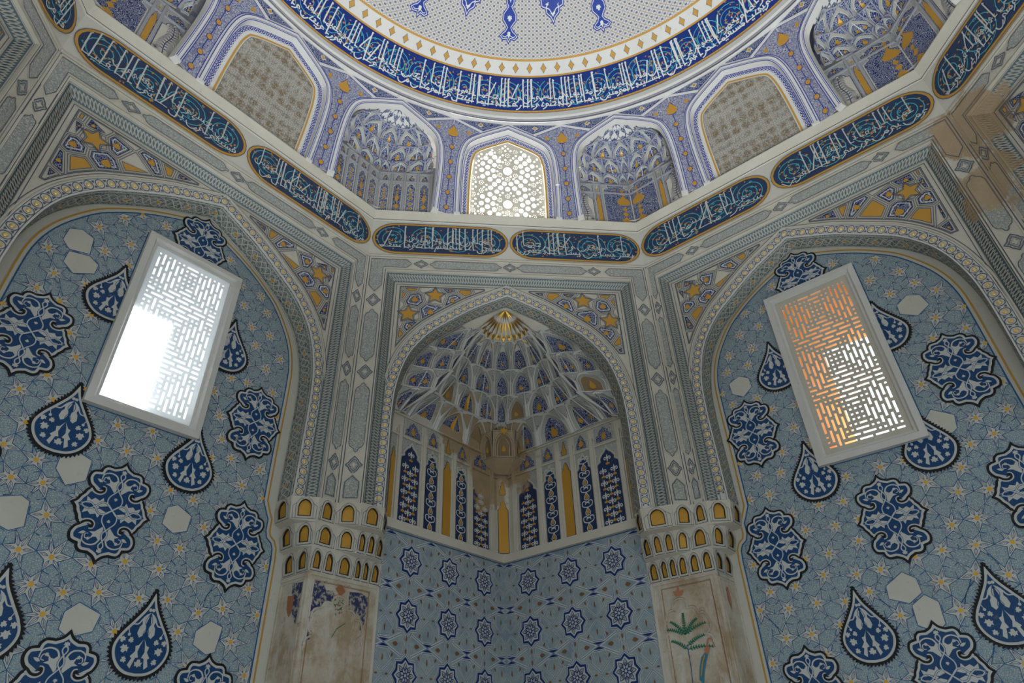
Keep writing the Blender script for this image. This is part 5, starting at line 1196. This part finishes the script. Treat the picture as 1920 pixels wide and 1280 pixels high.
        for (x0, z0), (x1, z1) in zip(R0, R0[1:]): rv.face([M(-sg * x0, z0, -.05), M(-sg * x1, z1, -.05), K(sg * .575, z1), K(sg * .575, z0)])
        rv.build('reveal', 'plaster', vt)
    KK = [(6.55, .155, .40, 1.12), (6.66, .13, .37, 1.3), (6.77, .09, .27, 1.7), (6.86, .05, .16, 2.0), (7.0, .01, .03, 2)]
    def par(z):
        q = KK[0][1:]
        for a, b in zip(KK, KK[1:]):
            if z <= b[0]: t = max(0, (z - a[0]) / (b[0] - a[0])); q = [a[i] + (b[i] - a[i]) * t for i in (1, 2, 3)]; break
        r = aw(z) + .006; return (r, q[0], r - .001, q[1], q[2])
    ni = radians(22.5 * j); nv = V((sin(ni), cos(ni), 0)); tv = V((cos(ni), -sin(ni), 0))
    O = lambda x, y, z: nv * (2.95 - .267 * (z - 5.99) + .02 + y) + tv * x + V((0, 0, z))
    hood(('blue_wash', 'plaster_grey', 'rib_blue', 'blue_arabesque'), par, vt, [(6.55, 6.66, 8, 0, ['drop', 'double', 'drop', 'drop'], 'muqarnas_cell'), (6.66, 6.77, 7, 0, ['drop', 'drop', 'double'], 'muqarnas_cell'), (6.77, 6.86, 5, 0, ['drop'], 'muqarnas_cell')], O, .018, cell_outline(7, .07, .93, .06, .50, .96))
    star_dome(vt, O, 6.855, 6.975, .26, .17, .035, 7, 'blue_arabesque')
paint('blue_wash', (.36, .36, .395), .65, amt=.12)
paint('rib_blue_grey', (.06, .075, .16), .6, amt=.05)
def drum_drops():
    for f in range(-3, 3):       # gold drops down each fold between two bays
        a = radians(22.5 * (f + .5)); n = V((sin(a), cos(a), 0)); t = V((cos(a), -sin(a), 0))
        M = lambda u, z, h=0.0: n * ((2.95 - .267 * (z - 5.99)) / cos(radians(11.25)) - .010 - abs(u) * tan(radians(11.25)) * 0 - h) + t * u + V((0, 0, z))
        near = 'the pierced window' if f in (-1, 0) else 'a blind arch'
        root = thing('gold_drop_stem', {-5: 'fold ornament at the far left of the drum', -4: 'stem of gold drops left of the top left plant niche', -3: 'stem of gold drops left of the left blind arch', -2: 'stem of gold drops right of the left blind arch', -1: 'stem of gold drops just left of the pierced window', 0: 'stem of gold drops just right of the pierced window', 1: 'stem of gold drops left of the right blind arch', 2: 'stem of gold drops right of the right blind arch', 3: 'stem of gold drops right of the top right plant niche', 4: 'fold ornament at the far right of the drum'}[f], 'painted ornament', M(0, 6.05), 'stems of gold drops on the drum')
        mb = MB(); mb.strip(M, [(0, 6.02), (0, 6.82)], .005, .001, 0); mb.build('stem', 'rib_blue', root)
        for z, w, h in ((6.875, .105, .125), (6.70, .042, .045), (6.535, .042, .045), (6.37, .042, .045), (6.205, .042, .045), (6.05, .042, .045)):
            g = MB(); d = drop((0, z), w, h) if w > .06 else ell((0, z), w / 2, h / 2, 12); g.poly(M, inset(d, -.005), .002, 1); g.poly(M, d, .0035, 0); g.build('gold_drop', ['gold', 'rib_blue'], root)
# ------------------------------------------------------------------ dome
def RING(p0, p1):
    L = hypot(p1[0] - p0[0], p1[1] - p0[1]); nr, nz = -(p1[1] - p0[1]) / L, (p1[0] - p0[0]) / L
    def M(s, v, h=0.0):    # s metres along (at r=2.58), v metres up the slope
        a = s / 2.58; k = v / L; r = p0[0] + (p1[0] - p0[0]) * k + nr * h; z = p0[1] + (p1[1] - p0[1]) * k + nz * h; return V((r * sin(a), r * cos(a), z))
    return M, L
RS, ZC = 3.34, 7.63 - 2.36
def SPH(az, r0):   # flat-ish patch on the dome: x along, y towards the rim
    b = radians(az)
    def M(x, y, h=0.0):
        f = (r0 + y) / RS; f = min(f, .999); r = RS * f; a = b + x / r; z = ZC + RS * sqrt(1 - f * f); s = 1 - h / RS; return V((r * sin(a) * s, r * cos(a) * s, ZC + (z - ZC) * s))
    return M
def lathe(prof, n=192, mat=0, mb=None, a0=-pi, a1=pi):
    mb = mb or MB()
    for (r0, z0), (r1, z1) in zip(prof, prof[1:]):
        for i in range(n):
            a, b = a0 + (a1 - a0) * i / n, a0 + (a1 - a0) * (i + 1) / n
            mb.face([(r0 * sin(a), r0 * cos(a), z0), (r0 * sin(b), r0 * cos(b), z0), (r1 * sin(b), r1 * cos(b), z1), (r1 * sin(a), r1 * cos(a), z1)], mat)
    return mb
PA, PB, PC, PD = (2.662, 7.03), (2.688, 7.225), (2.475, 7.53), (2.36, 7.63)
def dome():
    m, nt, b = nodes('dome_lattice'); uv = N(nt, 'ShaderNodeUVMap', uv_map='pattern'); sp = N(nt, 'ShaderNodeSeparateXYZ'); nt.links.new(uv.outputs[0], sp.inputs[0]); U, Vv = sp.outputs[0], sp.outputs[1]
    fr = lambda x: mth(nt, 'ABSOLUTE', mth(nt, 'SUBTRACT', mth(nt, 'FRACT', x), .5)); A, B = fr(mth(nt, 'ADD', U, Vv)), fr(mth(nt, 'SUBTRACT', U, Vv))
    la, lb = ramp(nt, A, .40, .46), ramp(nt, B, .40, .46); ca, cb = ramp(nt, A, .05, .12, 1, 0), ramp(nt, B, .05, .12, 1, 0); sh = mth(nt, 'MULTIPLY', ramp(nt, A, .22, .28, 1, 0), ramp(nt, B, .22, .28, 1, 0)); cross = mth(nt, 'MULTIPLY', mth(nt, 'MAXIMUM', ca, cb), sh)
    c = mix(nt, mth(nt, 'MULTIPLY', la, .75), (.56, .54, .52, 1), (.30, .22, .13, 1)); c = mix(nt, mth(nt, 'MULTIPLY', lb, .7), c, (.24, .22, .22, 1)); c = mix(nt, mth(nt, 'MULTIPLY', cross, .9), c, (.05, .06, .17, 1)); nt.links.new(c, b.inputs['Base Color']); b.inputs['Roughness'].default_value = .7
    mb = MB(); mb.uv = []; nr = 26; n = 160; f0 = atan2(PD[0], PD[1] - ZC)
    P = [(RS * sin(f0 * (1 - i / nr)), ZC + RS * cos(f0 * (1 - i / nr))) for i in range(nr + 1)]
    for k in range(nr):
        for i in range(n):
            a, c_ = 2 * pi * i / n, 2 * pi * (i + 1) / n; (r0, z0), (r1, z1) = P[k], P[k + 1]; mb.face([(r0 * sin(a), r0 * cos(a), z0), (r0 * sin(c_), r0 * cos(c_), z0), (r1 * sin(c_), r1 * cos(c_), z1), (r1 * sin(a), r1 * cos(a), z1)])
            q = 180 / n; v0, v1 = k / nr * 39, (k + 1) / nr * 39; mb.uv += [(i * q, v0), ((i + 1) * q, v0), ((i + 1) * q, v1), (i * q, v1)]
    struct(mb.build('ceiling', 'dome_lattice', None, True), 'white dome covered with a fine diagonal lattice of blue crosses')
    mb = lathe([(2.655, 7.02), PA, (2.672, 7.06), (2.676, 7.10)], mb=MB()); lathe([(2.676, 7.10), (2.664, 7.12), (2.664, 7.18), (2.676, 7.205), PB], mb=mb)
    M, L = RING((2.662, 7.03), (2.676, 7.10)); c = 2 * pi * 2.58; n = 240
    for v, w in ((.012, .010), (.050, .005)): mb.strip(M, [(c * i / n - c / 2, v) for i in range(n + 1)], w, .003, 1)
    struct(mb.build('trim_3', ['plaster_white', 'rib_blue'], None, False), 'white plaster roll at the foot of the dome with blue lines')
    M, L = RING(PB, PC); root = thing('dome_inscription_band', 'royal blue inscription band with white tall letters running round the foot of the dome', 'inscription band', (0, 2.6, 7.3))
    mb = lathe([PB, PC]); mb.build('blue_ground', 'royal', root); S0, S1 = -radians(88) * 2.58, radians(88) * 2.58
    mb = MB()
    for v in (.008, L - .008): mb.strip(M, [(c * i / n - c / 2, v) for i in range(n + 1)], .018, .004, 0)
    for i in range(n * 2): mb.strip(M, [(c * i / n / 2 - c / 2, .001), (c * i / n / 2 - c / 2, .016)], .003, .005, 1)
    mb.build('gold_edges', ['ochre', 'rust'], root)
    mb = MB(); vine_ground(M, S0, S1, .03, L - .03, .003, mb, random.Random(21)); mb.build('vine_scrolls', ['turquoise', 'amber'], root)['kind'] = 'stuff'
    txt = 'AnA ftHnA lk ftHA mbynA lyefr lk Allh mA tqdm mn dnbk wmA tAHr wytm nemth elyk wyhdyk srATA mstqymA wynSrk Allh nSrA ezyzA hw Aldy Anzl Alskynh fy qlwb Almwmnyn lyzdAdwA AymAnA me AymAnhm wllh jnwd AlsmwAt wAlArD wkAn Allh elymA HkymA lydHl Almwmnyn wAlmwmnAt jnAt tjry mn tHthA AlAnhAr wkAn dlk end Allh fwzA eTymA wyedb AlmnAfqyn wAlmnAfqAt wAlmsrkyn wAlmsrkAt AlTAnyn bAllh Tn Alsw elyhm dAyrh Alsw weTb Allh elyhm'.replace('j', 'H')
    tx, wd = calligraphy(txt, S1 - S0, .027, 10.6); mb = MB()
    for i, (p, kf) in enumerate(tx):
        q = [(S1 + a, .062 + b) for a, b in p]; q = [(a, min(max(b, .026), L - .035)) for a, b in q]
        if len(q) > 3: q = cr(q, 3)
        mb.strip(M, q, .0125 * kf, .006 + .0002 * (i % 5), 0)
    mb.build('calligraphy', 'ink_white', root)
    M, L = RING(PC, PD); root = thing('dome_diamond_band', 'white ring of small gold diamonds above the blue inscription band', 'ornamental band', (0, 2.45, 7.55)); mb = lathe([PC, PD]); mb.build('white_ground', 'plaster_white', root)
    mb = MB(); mb.strip(M, [(c * i / n - c / 2, L - .006) for i in range(n + 1)], .020, .004, 0); mb.build('gold_edge', 'ochre', root); mc = 108
    for i in range(mc):
        if not mc * .25 < i < mc * .75: continue
        s = c * (i + .5) / mc - c / 2; p = [(0, .045), (.012, .022), (.030, .0), (.012, -.022), (0, -.045), (-.012, -.022), (-.030, 0), (-.012, .022)]; p = [(s + x * .95, L * .46 + y * .95) for x, y in p]; mb = MB(); mb.poly(M, inset(p, -.004), .003, 1); mb.poly(M, p, .0045, 0); mb.build('gold_diamond', ['ochre', 'line_grey'], root)
    for az, lab in ((-24.1, 'second blue pendant ornament on the dome, left of the middle one'), (-.4, 'middle blue pendant ornament hanging towards the dome rim'), (24.1, 'second blue pendant ornament on the dome, right of the middle one')):
        r = thing('dome_pendant', lab, 'painted ornament', SPH(az, 2.1)(0, 0), 'blue pendants painted on the dome'); M = SPH(az, 2.1); base = [(0, .150), (.018, .122), (.060, .128), (.086, .108), (.062, .085), (.036, .070), (.020, .045), (.036, .024), (.064, -.005), (.062, -.05), (.030, -.088), (.018, -.105), (.034, -.125), (.038, -.15), (.016, -.185), (0, -.215)]
        o = base + [(-x, y) for x, y in reversed(base[1:-1])]; mb = MB(); mb.poly(M, inset(o, -.008), .002, 0); mb.build('outline', 'rib_blue', r); mb = MB(); mb.poly(M, o, .0035, 0); mb.poly(M, inset(o, .006), .005, 1); mb.build('field', ['ink_white', 'royal_bright'], r)
        mb = MB(); mb.poly(M, flower((0, -.02), .040, pi), .0065); mb.poly(M, drop((0, .095), .030, .05, 1), .0065); mb.poly(M, drop((0, -.155), .02, .04, 1), .0065)
        for s in (-1, 1): mb.strip(M, [(s * x, y) for x, y in cr([(.012, .10), (.04, .112), (.062, .105)], 3)], .006, .0065)
        mb.build('white_ornament', 'ink_white', r)
    for az, lab in ((-12.2, 'large blue palmette on the dome left of the middle pendant, cut by the top edge'), (11.6, 'large blue palmette on the dome right of the middle pendant, cut by the top edge')):
        M = SPH(az, 1.95); r = thing('dome_palmette', lab, 'painted ornament', M(0, 0), 'large palmettes painted on the dome'); base = [(0, .165), (.022, .125), (.062, .095), (.066, .060), (.105, .045), (.110, .0), (.145, -.04), (.15, -.09), (.12, -.15), (.14, -.2), (.10, -.27), (.05, -.31), (0, -.36)]
        o = base + [(-x, y) for x, y in reversed(base[1:-1])]; mb = MB(); mb.poly(M, inset(o, -.009), .002, 0); mb.build('outline', 'rib_blue', r); mb = MB(); mb.poly(M, o, .0035, 0); mb.poly(M, inset(o, .007), .005, 1); mb.build('field', ['ink_white', 'royal_bright'], r); mb = MB()
        for x, y, s, ro in ((0, .085, .045, 0), (.045, .02, .04, .6), (-.045, .02, .04, -.6), (0, -.03, .05, pi), (.07, -.06, .05, .4), (-.07, -.06, .05, -.4), (0, -.14, .06, 0), (.06, -.2, .05, .5), (-.06, -.2, .05, -.5)): mb.poly(M, flower((x, y), s, ro), .0065)
        for s in (-1, 1): mb.strip(M, [(s * x, y) for x, y in cr([(.0, .12), (.03, .07), (.06, .05), (.03, .0), (.08, -.02), (.11, -.07), (.04, -.1)], 4)], .008, .0068)
        mb.build('white_ornament', 'ink_white', r)
paint('royal_bright', (.012, .042, .29), .45, amt=.05)
# ------------------------------------------------------------------ outer shell, floor, daylight, camera
def tunnel(k, mats):
    u0, u1, z0, z1 = WIN[k]; D0, D1 = DB + .0, 4.08; M0, M1 = F(k, D0 + .05), F(k, D1); b = .066; a = [(u0 + b, z0 + b), (u1 - b, z0 + b), (u1 - b, z1 - b), (u0 + b, z1 - b)]
    e = [(x, z) for x, z in a]
    if k < 0: e = [(a[0][0] - .05, a[0][1]), (a[1][0] + .32, a[1][1]), (a[2][0] + .32, a[2][1] + .62), (a[3][0] - .05, a[3][1] + .62)]
    if k > 0: e = [(a[0][0] + .10, a[0][1] - .02), (a[1][0] + .16, a[1][1] - .02), (a[2][0] + .16, a[2][1] - .10), (a[3][0] + .10, a[3][1] - .10)]
    mb = MB()
    for i in range(4): j = (i + 1) % 4; mb.face([M0(*a[i]), M0(*a[j]), M1(*e[j]), M1(*e[i])])
    U = 4.08; lo, hi = -.02, 6.06
    for p in ([(-U, lo), (e[0][0], lo), (e[0][0], hi), (-U, hi)], [(e[1][0], lo), (U, lo), (U, hi), (e[1][0], hi)], [(e[0][0], lo), (e[1][0], lo), e[1], e[0]], [e[3], e[2], (e[2][0], hi), (e[3][0], hi)]): mb.poly(M1, p)
    return struct(mb.build('wall_%s_outer' % ('left' if k < 0 else 'right'), mats), 'outer masonry with the splayed window opening')
def shell():
    tunnel(-1, 'plaster_white'); tunnel(1, 'brick')
    R = [4.08 * V((sin(radians(a)), cos(radians(a)), 0)) * sqrt(2) for a in (-90, 0, 90, 180)]; mb = MB(); n = 96
    for i in range(n):      # flat roof round the drum, added jacket blocking stray daylight, open at the pierced window, collar under the dome
        a, b = 2 * pi * i / n, 2 * pi * (i + 1) / n; q = lambda t, r, z: (r * sin(t), r * cos(t), z); am = (a + b) / 2; sq = lambda t: 4.08 / max(abs(cos(t - pi / 4)), abs(sin(t - pi / 4)))
        mb.face([q(a, 3.2, 6.05), q(b, 3.2, 6.05), q(b, sq(b), 6.05), q(a, sq(a), 6.05)]); mb.face([q(a, 3.45, 7.32), q(b, 3.45, 7.32), q(b, 2.63, 7.36), q(a, 2.63, 7.36)]); mb.face([q(a, 2.664, 7.028), q(b, 2.664, 7.028), q(b, 2.90, 7.045), q(a, 2.90, 7.045)])
        if min(am, 2 * pi - am) > radians(9.5): mb.face([q(a, 3.45, 6.0), q(b, 3.45, 6.0), q(b, 3.45, 7.32), q(a, 3.45, 7.32)])
    M = G(0)
    for s in (-1, 1): mb.face([M(s * .53, 5.99, -.02), M(s * .5, 7.03, -.02), V((s * .60, 3.40, 7.3)), V((s * .60, 3.40, 5.99))])
    struct(mb.build('trim_4', 'plaster_white'), 'plaster collar and roof round the drum, with an unseen added light-blocking jacket')
    mb = MB(); mb.face([(p.x * 1.0, p.y * 1.0, 0) for p in R]); struct(mb.build('floor', 'stone_floor'), 'stone floor below the picture')
    mb = MB()      # plain far half of the drum and the walls behind the camera
    for j in (-8, -7, -6, -5, -4, 4, 5, 6, 7): M = G(j); mb.poly(M, [(-hs(5.99), 5.99), (hs(5.99), 5.99), (hs(7.035), 7.035), (-hs(7.035), 7.035)])
    for k in (-4, -3, 3): M = F(k, 3.0); zb = 3.0 if k == -4 else 2.3; mb.poly(M, [(-1.2426, zb), (1.2426, zb), (1.2426, 5.49), (-1.2426, 5.49)])
    struct(mb.build('wall_back', 'plaster'), 'plain plaster walls on the side behind the viewer')
    for k, nm in ((-2, 'left'), (2, 'right')):
        mb = MB(); M = F(k, 3.25); mb.poly(M, [(-1.6, 0), (1.6, 0), (1.6, 5.48), (-1.6, 5.48)]); struct(mb.build('wall_%s_far' % nm, 'plaster'), 'plain back of the portal beyond the %s picture edge' % nm)
    for k in (-1, 1):
        mb = MB(); sg = -1 if k < 0 else 1; e = PIER[k]; M = F(k, 3.0); mb.poly(M, [(sg * e, 0), (sg * 1.68, 0), (sg * 1.68, 3.24), (sg * e, 3.24)]); mb.face([M(sg * e, 0), M(sg * e, 0, -.28), M(sg * e, 3.24, -.28), M(sg * e, 3.24)]); mb.face([M(sg * .95, 3.24), M(sg * .95, 3.24, -.28), M(sg * 1.3, 3.24, -.28), M(sg * 1.3, 3.24)]); struct(mb.build('wall_%s_jamb' % ('left' if k < 0 else 'right'), 'plaster'), 'outer jamb of the window wall')
def camera():
    f, pi_, ya, ro = 1198.22823, .61191056, .12370965, -.04041213; C = V((-.53457074, -1.24361622, 1.6))
    cp, sp = cos(pi_), sin(pi_); fw = V((sin(ya) * cp, cos(ya) * cp, sp)); rt = V((cos(ya), -sin(ya), 0)); up = rt.cross(fw); r2 = rt * cos(ro) + up * sin(ro); u2 = -rt * sin(ro) + up * cos(ro)
    cd = bpy.data.cameras.new('camera'); cd.sensor_width = 36; cd.lens = f / 1920 * 36; cd.clip_start = .02; o = bpy.data.objects.new('camera', cd); COL.objects.link(o)
    Mx = __import__('mathutils').Matrix
    m = Mx.Identity(4); b = -fw
    for i in range(3): m[i][0], m[i][1], m[i][2], m[i][3] = r2[i], u2[i], b[i], C[i]
    o.matrix_world = m; SC.camera = o
def lamp(name, typ, loc, d, energy, col=(1, 1, 1), **kw):
    l = bpy.data.lights.new(name, typ); l.energy = energy; l.color = col
    for a, b in kw.items(): setattr(l, a, b)
    o = bpy.data.objects.new(name, l); COL.objects.link(o); o.location = loc; o.rotation_euler = V(d).to_track_quat('-Z', 'Y').to_euler(); return o
def light():
    w = bpy.data.worlds.new('daylight'); SC.world = w; w.use_nodes = True; b = w.node_tree.nodes['Background']; b.inputs[0].default_value = (.80, .93, 1, 1); b.inputs[1].default_value = WORLD
    lamp('sun', 'SUN', (-4, 7, 9), (.094, -.662, -.762), SUN, (.96, .98, 1), angle=radians(.6))
    for l in LAMPS: lamp(*l[:-1], **l[-1])
    v = SC.view_settings; v.view_transform = 'Standard'; v.look = 'None'; v.gamma = 1; v.use_curve_mapping = False; v.exposure = EXPO
m, nt, b = nodes('sun_lattice'); b.inputs['Base Color'].default_value = (.58, .54, .47, 1); b.inputs['Roughness'].default_value = .8
tl = N(nt, 'ShaderNodeBsdfTranslucent'); tl.inputs[0].default_value = (.62, .67, .72, 1); mx = N(nt, 'ShaderNodeMixShader'); mx.inputs[0].default_value = .5; nt.links.new(b.outputs[0], mx.inputs[1]); nt.links.new(tl.outputs[0], mx.inputs[2]); nt.links.new(mx.outputs[0], nt.nodes['Material Output'].inputs[0])
WORLD, SUN, EXPO = 1.6, 60.0, 0.38
LAMPS = [('added_fill', 'SPOT', (x, y, .15), (-x * .1, .05 - y * .1, 1), 620, (.90, .97, 1), dict(spot_size=radians(72), spot_blend=1.0, shadow_soft_size=.25)) for x, y in ((-1.1, -.3), (1.1, -.3), (0, -1.8))]  # unseen spots added near the floor, standing in for bounce up to the dome
portal(-2, 'carved plaster portal cut by the left edge of the picture', False)
portal(-1, 'carved plaster portal framing the left window wall')
portal(0, 'carved plaster portal framing the muqarnas corner niche')
portal(1, 'carved plaster portal framing the right window wall')
portal(2, 'carved plaster portal at the right edge with bare brown plaster', False)
cornice()
pattern_wall(-1, 'wall_left', [(-.66, 4.36), (.70, 4.05), (.33, 2.95), (-.42, 2.86), (.0, 2.42), (.62, 2.35), (-.3, 3.1)])
pattern_wall(1, 'wall_right', [(.55, 4.3), (-.7, 4.08), (-.05, 2.42), (-.62, 2.1), (.5, 2.05), (.42, 3.5)])
lattice_window(-1, 1, 15, 31); lattice_window(1, 2, 15, 34)
TL = ['teardrop medallion partly hidden behind the upper right of the %s window', 'teardrop medallion partly hidden behind the upper left of the %s window', 'teardrop medallion hanging at the lower right corner of the %s window', 'teardrop medallion hanging at the lower left corner of the %s window', 'whole teardrop medallion low on the %s wall, right of its middle', 'teardrop medallion low on the %s wall, left of its middle']
LL = ['lobed medallion in the arch point above the %s window', 'lobed medallion right of the %s window', 'lobed medallion left of the %s window', 'lobed medallion low on the right side of the %s wall', 'lobed medallion low on the left side of the %s wall', 'lobed medallion centred below the %s window', 'lobed medallion cut by the bottom edge in the middle of the %s wall', 'lobed medallion showing only its tip at the bottom edge, right side of the %s wall']
for k, nm in ((-1, 'left'), (1, 'right')):
    M = F(k, DB); s = 0 if k < 0 else -.09
    u0, u1, z0, z1 = WIN[k]; g = .02
    MB.CLIP = [[(0, 1, z0 + g)], [(0, -1, -(z1 - g))], [(0, -1, -(z0 + g)), (0, 1, z1 - g), (1, 0, u0 + g)], [(0, -1, -(z0 + g)), (0, 1, z1 - g), (-1, 0, -(u1 - g))]]
    for (u, z), l in zip(TEAR, TL): medallion('t', lambda a, b_, h=0.0, M=M: M(a, b_, h + .004), (u + s, z), l % nm)
    for (u, z), l in zip((LOBE if k < 0 else LOBE[:7] + [(-.73, 2.0)]), LL): medallion('l', lambda a, b_, h=0.0, M=M: M(a, b_, h + .004), (u + s, z), (l % nm).replace('right side', 'left side' if u < 0 and z < 2.02 else 'right side'))
MB.CLIP = None
tile_wall(-1); tile_wall(1); niche_panels(); muqarnas(); pier(-1); pier(1)
for j in range(-3, 4): drum_side(j)
drum_drops(); dome(); shell(); camera(); light()
ROT = __import__('mathutils').Matrix.Rotation(-pi / 4, 4, 'Z')
bpy.context.view_layer.update()
for o in SC.objects:
    if o.type in ('LIGHT', 'CAMERA'): o.matrix_world = ROT @ o.matrix_world
